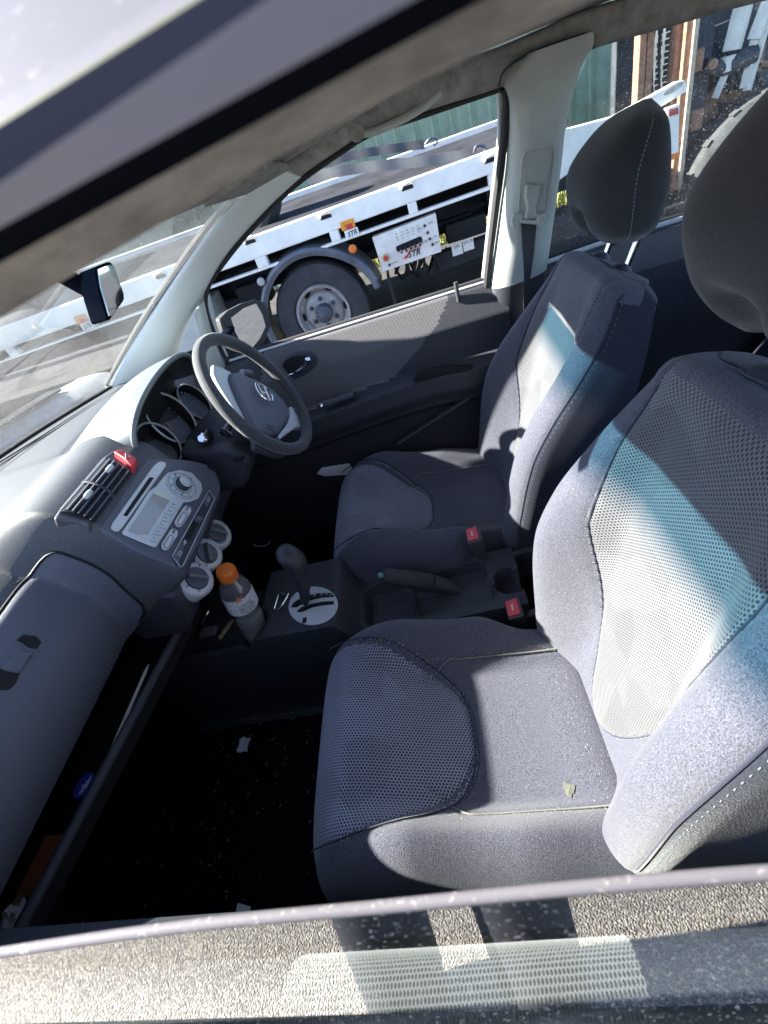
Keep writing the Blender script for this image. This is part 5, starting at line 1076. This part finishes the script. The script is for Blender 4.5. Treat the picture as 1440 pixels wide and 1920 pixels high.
for sx in (-1, 1):
    skin('shoe', [[(sx*.155, -.05, .05, (.06, .055)), (sx*.16, .06, .055, (.062, .055)), (sx*.165, .21, .038, (.056, .036))]], trm, pers)
    w0 = Vector((cx_+sx*.075, cy_-.075, 1.40))
    skin('hand', [[(*w0, .024), (w0.x, w0.y+.02, w0.z+.03, (.03, .014)), (w0.x-sx*.003, w0.y+.035, w0.z+.055, (.034, .012))]], skm, pers)
    for q, (dz, l) in enumerate(((.0, .9), (.018, 1.05), (.036, 1.0), (.053, .8))):
        b0_ = Vector((w0.x, w0.y+.03, w0.z+.015+dz)); skin('finger', [[(*b0_, .0095), (b0_.x-sx*.006*l, b0_.y+.028*l, b0_.z+.004, .009), (b0_.x-sx*.028*l, b0_.y+.034*l-.012, b0_.z+.006, .0082), (b0_.x-sx*.042*l, b0_.y+.024*l-.014, b0_.z+.006, .007)]], skm, pers, 1)
    skin('thumb', [[(w0.x-sx*.01, w0.y+.005, w0.z+.01, .012), (w0.x-sx*.03, w0.y-.002, w0.z+.03, .0105), (w0.x-sx*.045, w0.y+.004, w0.z+.055, .009)]], skm, pers, 1)
    e_ = MB(); e_.lathe([(0, -.012), (.008, -.009), (.012, 0), (.008, .009), (0, .012)], (.125+sx*.032, .183, 1.665), (0, 1, 0), 14); e_.build('eye', mat('eye', (.5, .5, .5), .2), pers)
    skin('ear', [[(.125+sx*.083, .10, 1.67, (.012, .02)), (.125+sx*.086, .095, 1.64, (.010, .015))]], skm, pers, 1)
skin('nose', [[(.125, .185, 1.67, .010), (.125, .205, 1.635, .014)]], skm, pers, 1)
mb = MB(); mb.tube([(.10, .188, 1.60), (.125, .197, 1.598), (.15, .188, 1.60)], .005, 8); mb.build('mouth', mat('lip', (.35, .12, .1), .5), pers)
ph = thing('phone', 'black phone held up in both hands beside the car roof', 'phone', CC+Vector((0, -.045, .0)))
vw_ = Vector((CR[0][2], CR[1][2], CR[2][2])); rt_ = Vector((CR[0][0], CR[1][0], CR[2][0])); dn_ = Vector((CR[0][1], CR[1][1], CR[2][1]))
pc_ = -vw_*.022+Vector((0, .045, 0)); mb = MB(); mb.prism([pc_+rt_*a*.037+dn_*(b*.077+.055) for a, b in ((-1, -1), (1, -1), (1, 1), (-1, 1))], -vw_*.008); mb.build('phone_case', M['gloss'], ph, bevel=.003)
# ================================================================== LOOSE THINGS
# bottle
B0 = at(487, 1193, 2, .508); T0 = at(422, 1068, 1, B0.y); bx_ = (T0-B0); BL = bx_.length; bx_.normalize()
bt = thing('water_bottle', 'clear sports drink bottle with orange cap standing in the console cup holder', 'bottle', B0)
k = BL/.245; r_ = 1.05
pr = [(0, .002), (.026, 0), (.033, .005), (.0345, .012), (.0325, .022), (.0345, .034), (.0345, .05), (.0325, .058), (.0345, .066), (.0345, .085), (.030, .093), (.028, .102), (.031, .112), (.0355, .120), (.0365, .130), (.0365, .165), (.0350, .185), (.029, .203), (.0205, .214), (.0190, .220), (.0190, .226)]
mb = MB(); mb.lathe([(a*r_, b*k) for a, b in pr], (0, 0, 0), bx_, 40); mb.build('body', M['clear'], bt)
mb = MB(); mb.lathe([(0, .004), (.031*r_, .006), (.0325*r_, .03), (.0325*r_, .05), (.031*r_, .058), (.0325*r_, .066), (.032*r_, .085), (.028*r_, .096), (0, .097)], (0, 0, 0), bx_, 36); mb.v = [tuple(Vector(v)*1) for v in mb.v]; mb.build('water', glass('water', (.88, .92, .94), dust=0, haze=.42, refl=2.5), bt)
mb = MB(); mb.lathe([(.0212*r_, .219*k), (.0218*r_, .221*k), (.0218*r_, .2425*k), (.0195*r_, .247*k), (0, .247*k)], (0, 0, 0), bx_, 40)
u, v = ortho(bx_)
for q in range(40): a = q*2*math.pi/40; c = bx_*.232*k+(u*math.cos(a)+v*math.sin(a))*.0218*r_; mb.tube([c-bx_*.009*k, c+bx_*.009*k], .0009, 4)
mb.build('cap', M['orange'], bt)
mb = MB(); vw = (CC-B0); vw = (vw-bx_*vw.dot(bx_)).normalized(); vu = bx_.cross(vw)
rings = []
for i in range(2): rings.append([bx_*((.128, .178)[i]*k)+(vw*math.cos(a)+vu*math.sin(a))*.0372*r_ for a in [-1.5+3.0*q/24 for q in range(25)]])
mb.loft(rings, closed=False, caps=False); lb_ = mb.build('label', mat('label', (.8, .82, .84), .5, var=(120, .25)), bt)
for i in range(5): words('letters', ('HYDRATION', 'ELECTROLYTES', 'SERVING SIZE', 'SODIUM 51MG', '600ML')[i], .006, bx_*((.160-.0065*i)*k)+vw*.0382*r_+vu*.006, vu, bx_, M['print'], lb_)
mb = MB(); cc_ = bx_*(.180*k)+vw*.0372*r_-vu*.004; mb.prism([cc_+vu*a*.012+bx_*b*.012 for a, b in ((-.8, -.6), (-.2, .9), (.2, .3), (.9, .9), (.4, -.2), (.5, -.9), (0, -.3))], vw*.001); mb.build('logo', mat('logo_or', (.7, .22, .08), .5), lb_)
def crumple(name, lb, cat, c, s, mt, seed, flat=.35, n=9):
    rr = random.Random(seed); t = MB()
    t.grid(lambda u, v: (c[0]+s[0]*(u-.5)+rr.gauss(0, s[0]*.05), c[1]+s[1]*(v-.5)+rr.gauss(0, s[1]*.05), c[2]+abs(rr.gauss(0, s[2]))+s[2]*.5), n, n)
    o = t.build(name, mt, None, smooth=0, solid=.0006); return tag(o, lb, cat)
# tray contents
tp_ = lambda px, py, z=.672: at(px, py, 2, z)
mb = MB(); mb.prism([tp_(*p) for p in ((86, 1568), (127, 1564), (80, 1680), (30, 1682), (34, 1670))], (0, 0, .002)); tag(mb.build('card_wallet', mat('brownleather', (.30, .10, .045), .55, bump=(120, .3), var=(30, .2)), None, bevel=.0008), 'tan brown leather card wallet lying in the tray under the glovebox', 'wallet')
mb = MB(); a, b = tp_(182, 1468, .685), tp_(276, 1252, .70); mb.tube([a, a.lerp(b, .05), a.lerp(b, .95), b, b+(b-a).normalized()*.008], [.002, .0042, .0042, .003, .001], 8, sq=.6); tag(mb.build('plastic_stick', mat('stick', (.62, .60, .52), .5)), 'long cream plastic stick leaning along the tray lip under the glovebox', 'stick')
bl = MB(); P = [tp_(*p, .69) for p in ((176, 1448), (180, 1462), (172, 1482), (160, 1494), (142, 1500), (140, 1485), (150, 1468), (160, 1452))]; bl.prism(P, (0, 0, .006)); bw = tag(bl.build('sweet_wrapper', mat('bluewrap', (.02, .03, .30), .35, bump=(150, .5)), None, bevel=.002), 'small dark blue foil wrapper beside the cream plastic stick', 'wrapper')
for i in range(3): words('letters', ('MENTOS', 'FRESH', 'MINT')[i] if False else ('FRESH', 'MINT', 'GUM')[i], .008, tp_(166-i*6, 1466+i*7, .697), (0, .9, 0), (-1, .0, 0), M['paper'], bw)
crumple('tissue', 'crumpled grey white tissue at the near end of the tray under the glovebox', 'tissue', tp_(28, 1738), (.05, .06, .006), M['paper'], 4)
crumple('foil_scrap', 'small crumpled gold foil scrap beside the tissue in the tray', 'foil', tp_(34, 1704), (.022, .026, .006), mat('goldfoil', (.5, .36, .18), .35, metal=.6), 8, n=5)
crumple('paper_scrap', 'small crumpled pale plastic scrap on the passenger side carpet', 'scrap', at(458, 1398, 2, .263), (.032, .04, .004), M['paper'], 21, n=5)
mb = MB(); mb.prism([at(*p, 2, .262) for p in ((442, 1712), (446, 1693), (470, 1700), (468, 1712))], (0, 0, .001)); tag(mb.build('paper_corner', M['paper']), 'corner of white paper on the carpet just behind the glass edge', 'paper')
mb = MB(); mb.prism([at(*p, 1, .62) for p in ((596, 889), (604, 879), (655, 871), (660, 879), (655, 890), (610, 893))], (0, .002, .004)); tag(mb.build('folded_paper', M['paper']), 'folded white paper tucked between the driver seat and the door', 'paper')
mb = MB(); mb.prism([at(*p, 1, .63) for p in ((632, 876), (640, 870), (656, 866), (658, 876), (644, 880))], (0, .002, .002)); tag(mb.build('green_leaflet', mat('leaflet', (.2, .26, .04), .6)), 'olive green leaflet edge behind the folded white paper', 'leaflet')
mb = MB(); mb.tube(catmull([at(*p, 2, .262) for p in ((472, 1018), (482, 1024), (500, 1022), (512, 1008), (530, 1000))], 5), .003, 6, sq=.3); tag(mb.build('plastic_strip', M['paper']), 'thin torn white strip lying on the driver side carpet', 'strip')
# small grit on both carpets
mb = MB(); rr = random.Random(9)
for k in range(420):
    cx, cy, sg = rr.choice(((-.32, -.15, .05), (-.25, -.35, .14), (-.35, -.45, .12), (-.35, .6, .09), (-.1, -.2, .1))); x, y = rr.gauss(cx, sg), rr.gauss(cy, sg); a = rr.uniform(0, 3.14); l = rr.choice((.001, .0015, .002, .008))
    mb.box((x, y, .262), (l, .0009, .0009), M=Matrix.Rotation(a, 3, 'Z'))
for k in range(70):
    x, y = rr.uniform(.16, .27), rr.uniform(-.04, .07); s_ = rr.uniform(.0006, .0016); mb.box((x, y, conz(x, y)+s_/2), (s_, s_, s_))
struct(tag(mb.build('grit', mat('gritm', (.4, .37, .3), .9), None, smooth=0), 'pale grit and straw bits scattered on the black carpet and console tray', 'grit'), 'stuff')
# front tray odds and ends
p = at(380, 1180, 2, .53); t = thing('lighter_plug', 'black and chrome lighter plug lying in the front console tray', 'plug', p)
MB().tube([(0, 0, .018), (.012, .03, .022)], .013, 20).build('plug', M['gloss'], t); MB().tube([(.012, .03, .022), (.016, .042, .024)], [.011, .009], 20).build('contact', M['chrome'], t); MB().box((.03, -.02, .008), (.05, .03, .014)).build('housing', mat('grybox', (.12, .12, .13), .5), t, bevel=.005)
mb = MB(); A, B = at(412, 1196, 2, .535), at(438, 1160, 2, .575); mb.tube([A, A.lerp(B, .1), A.lerp(B, .7), B], [.007, .008, .008, .005], 12, sq=.7); lt = tag(mb.build('pocket_lighter', mat('lightr', (.16, .04, .07), .35, var=(90, .9, (.7, .65, .3)))), 'slim printed pocket lighter standing between bottle and tray', 'lighter')
mb = MB(); mb.tube([B, B+(B-A).normalized()*.014], .006, 10); mb.build('lighter_cap', M['chrome'], lt)
mb = MB(); P = [at(*p, 2, .592) for p in ((513, 1142), (521, 1116), (529, 1110), (540, 1113), (536, 1122), (522, 1144))]; mb.tube(P, .003, 8, closed=True, sq=.6); mb.tube([P[2].lerp(P[1], .5), P[4]], .003, 8); tag(mb.build('bottle_opener', M['chrome']), 'silver metal clip hooked over the edge beside the gear plate', 'clip')
for o in list(bpy.data.objects):
    if o.type == 'MESH' and o.parent is None and 'label' not in o and 'kind' not in o: print('UNTAGGED', o.name)
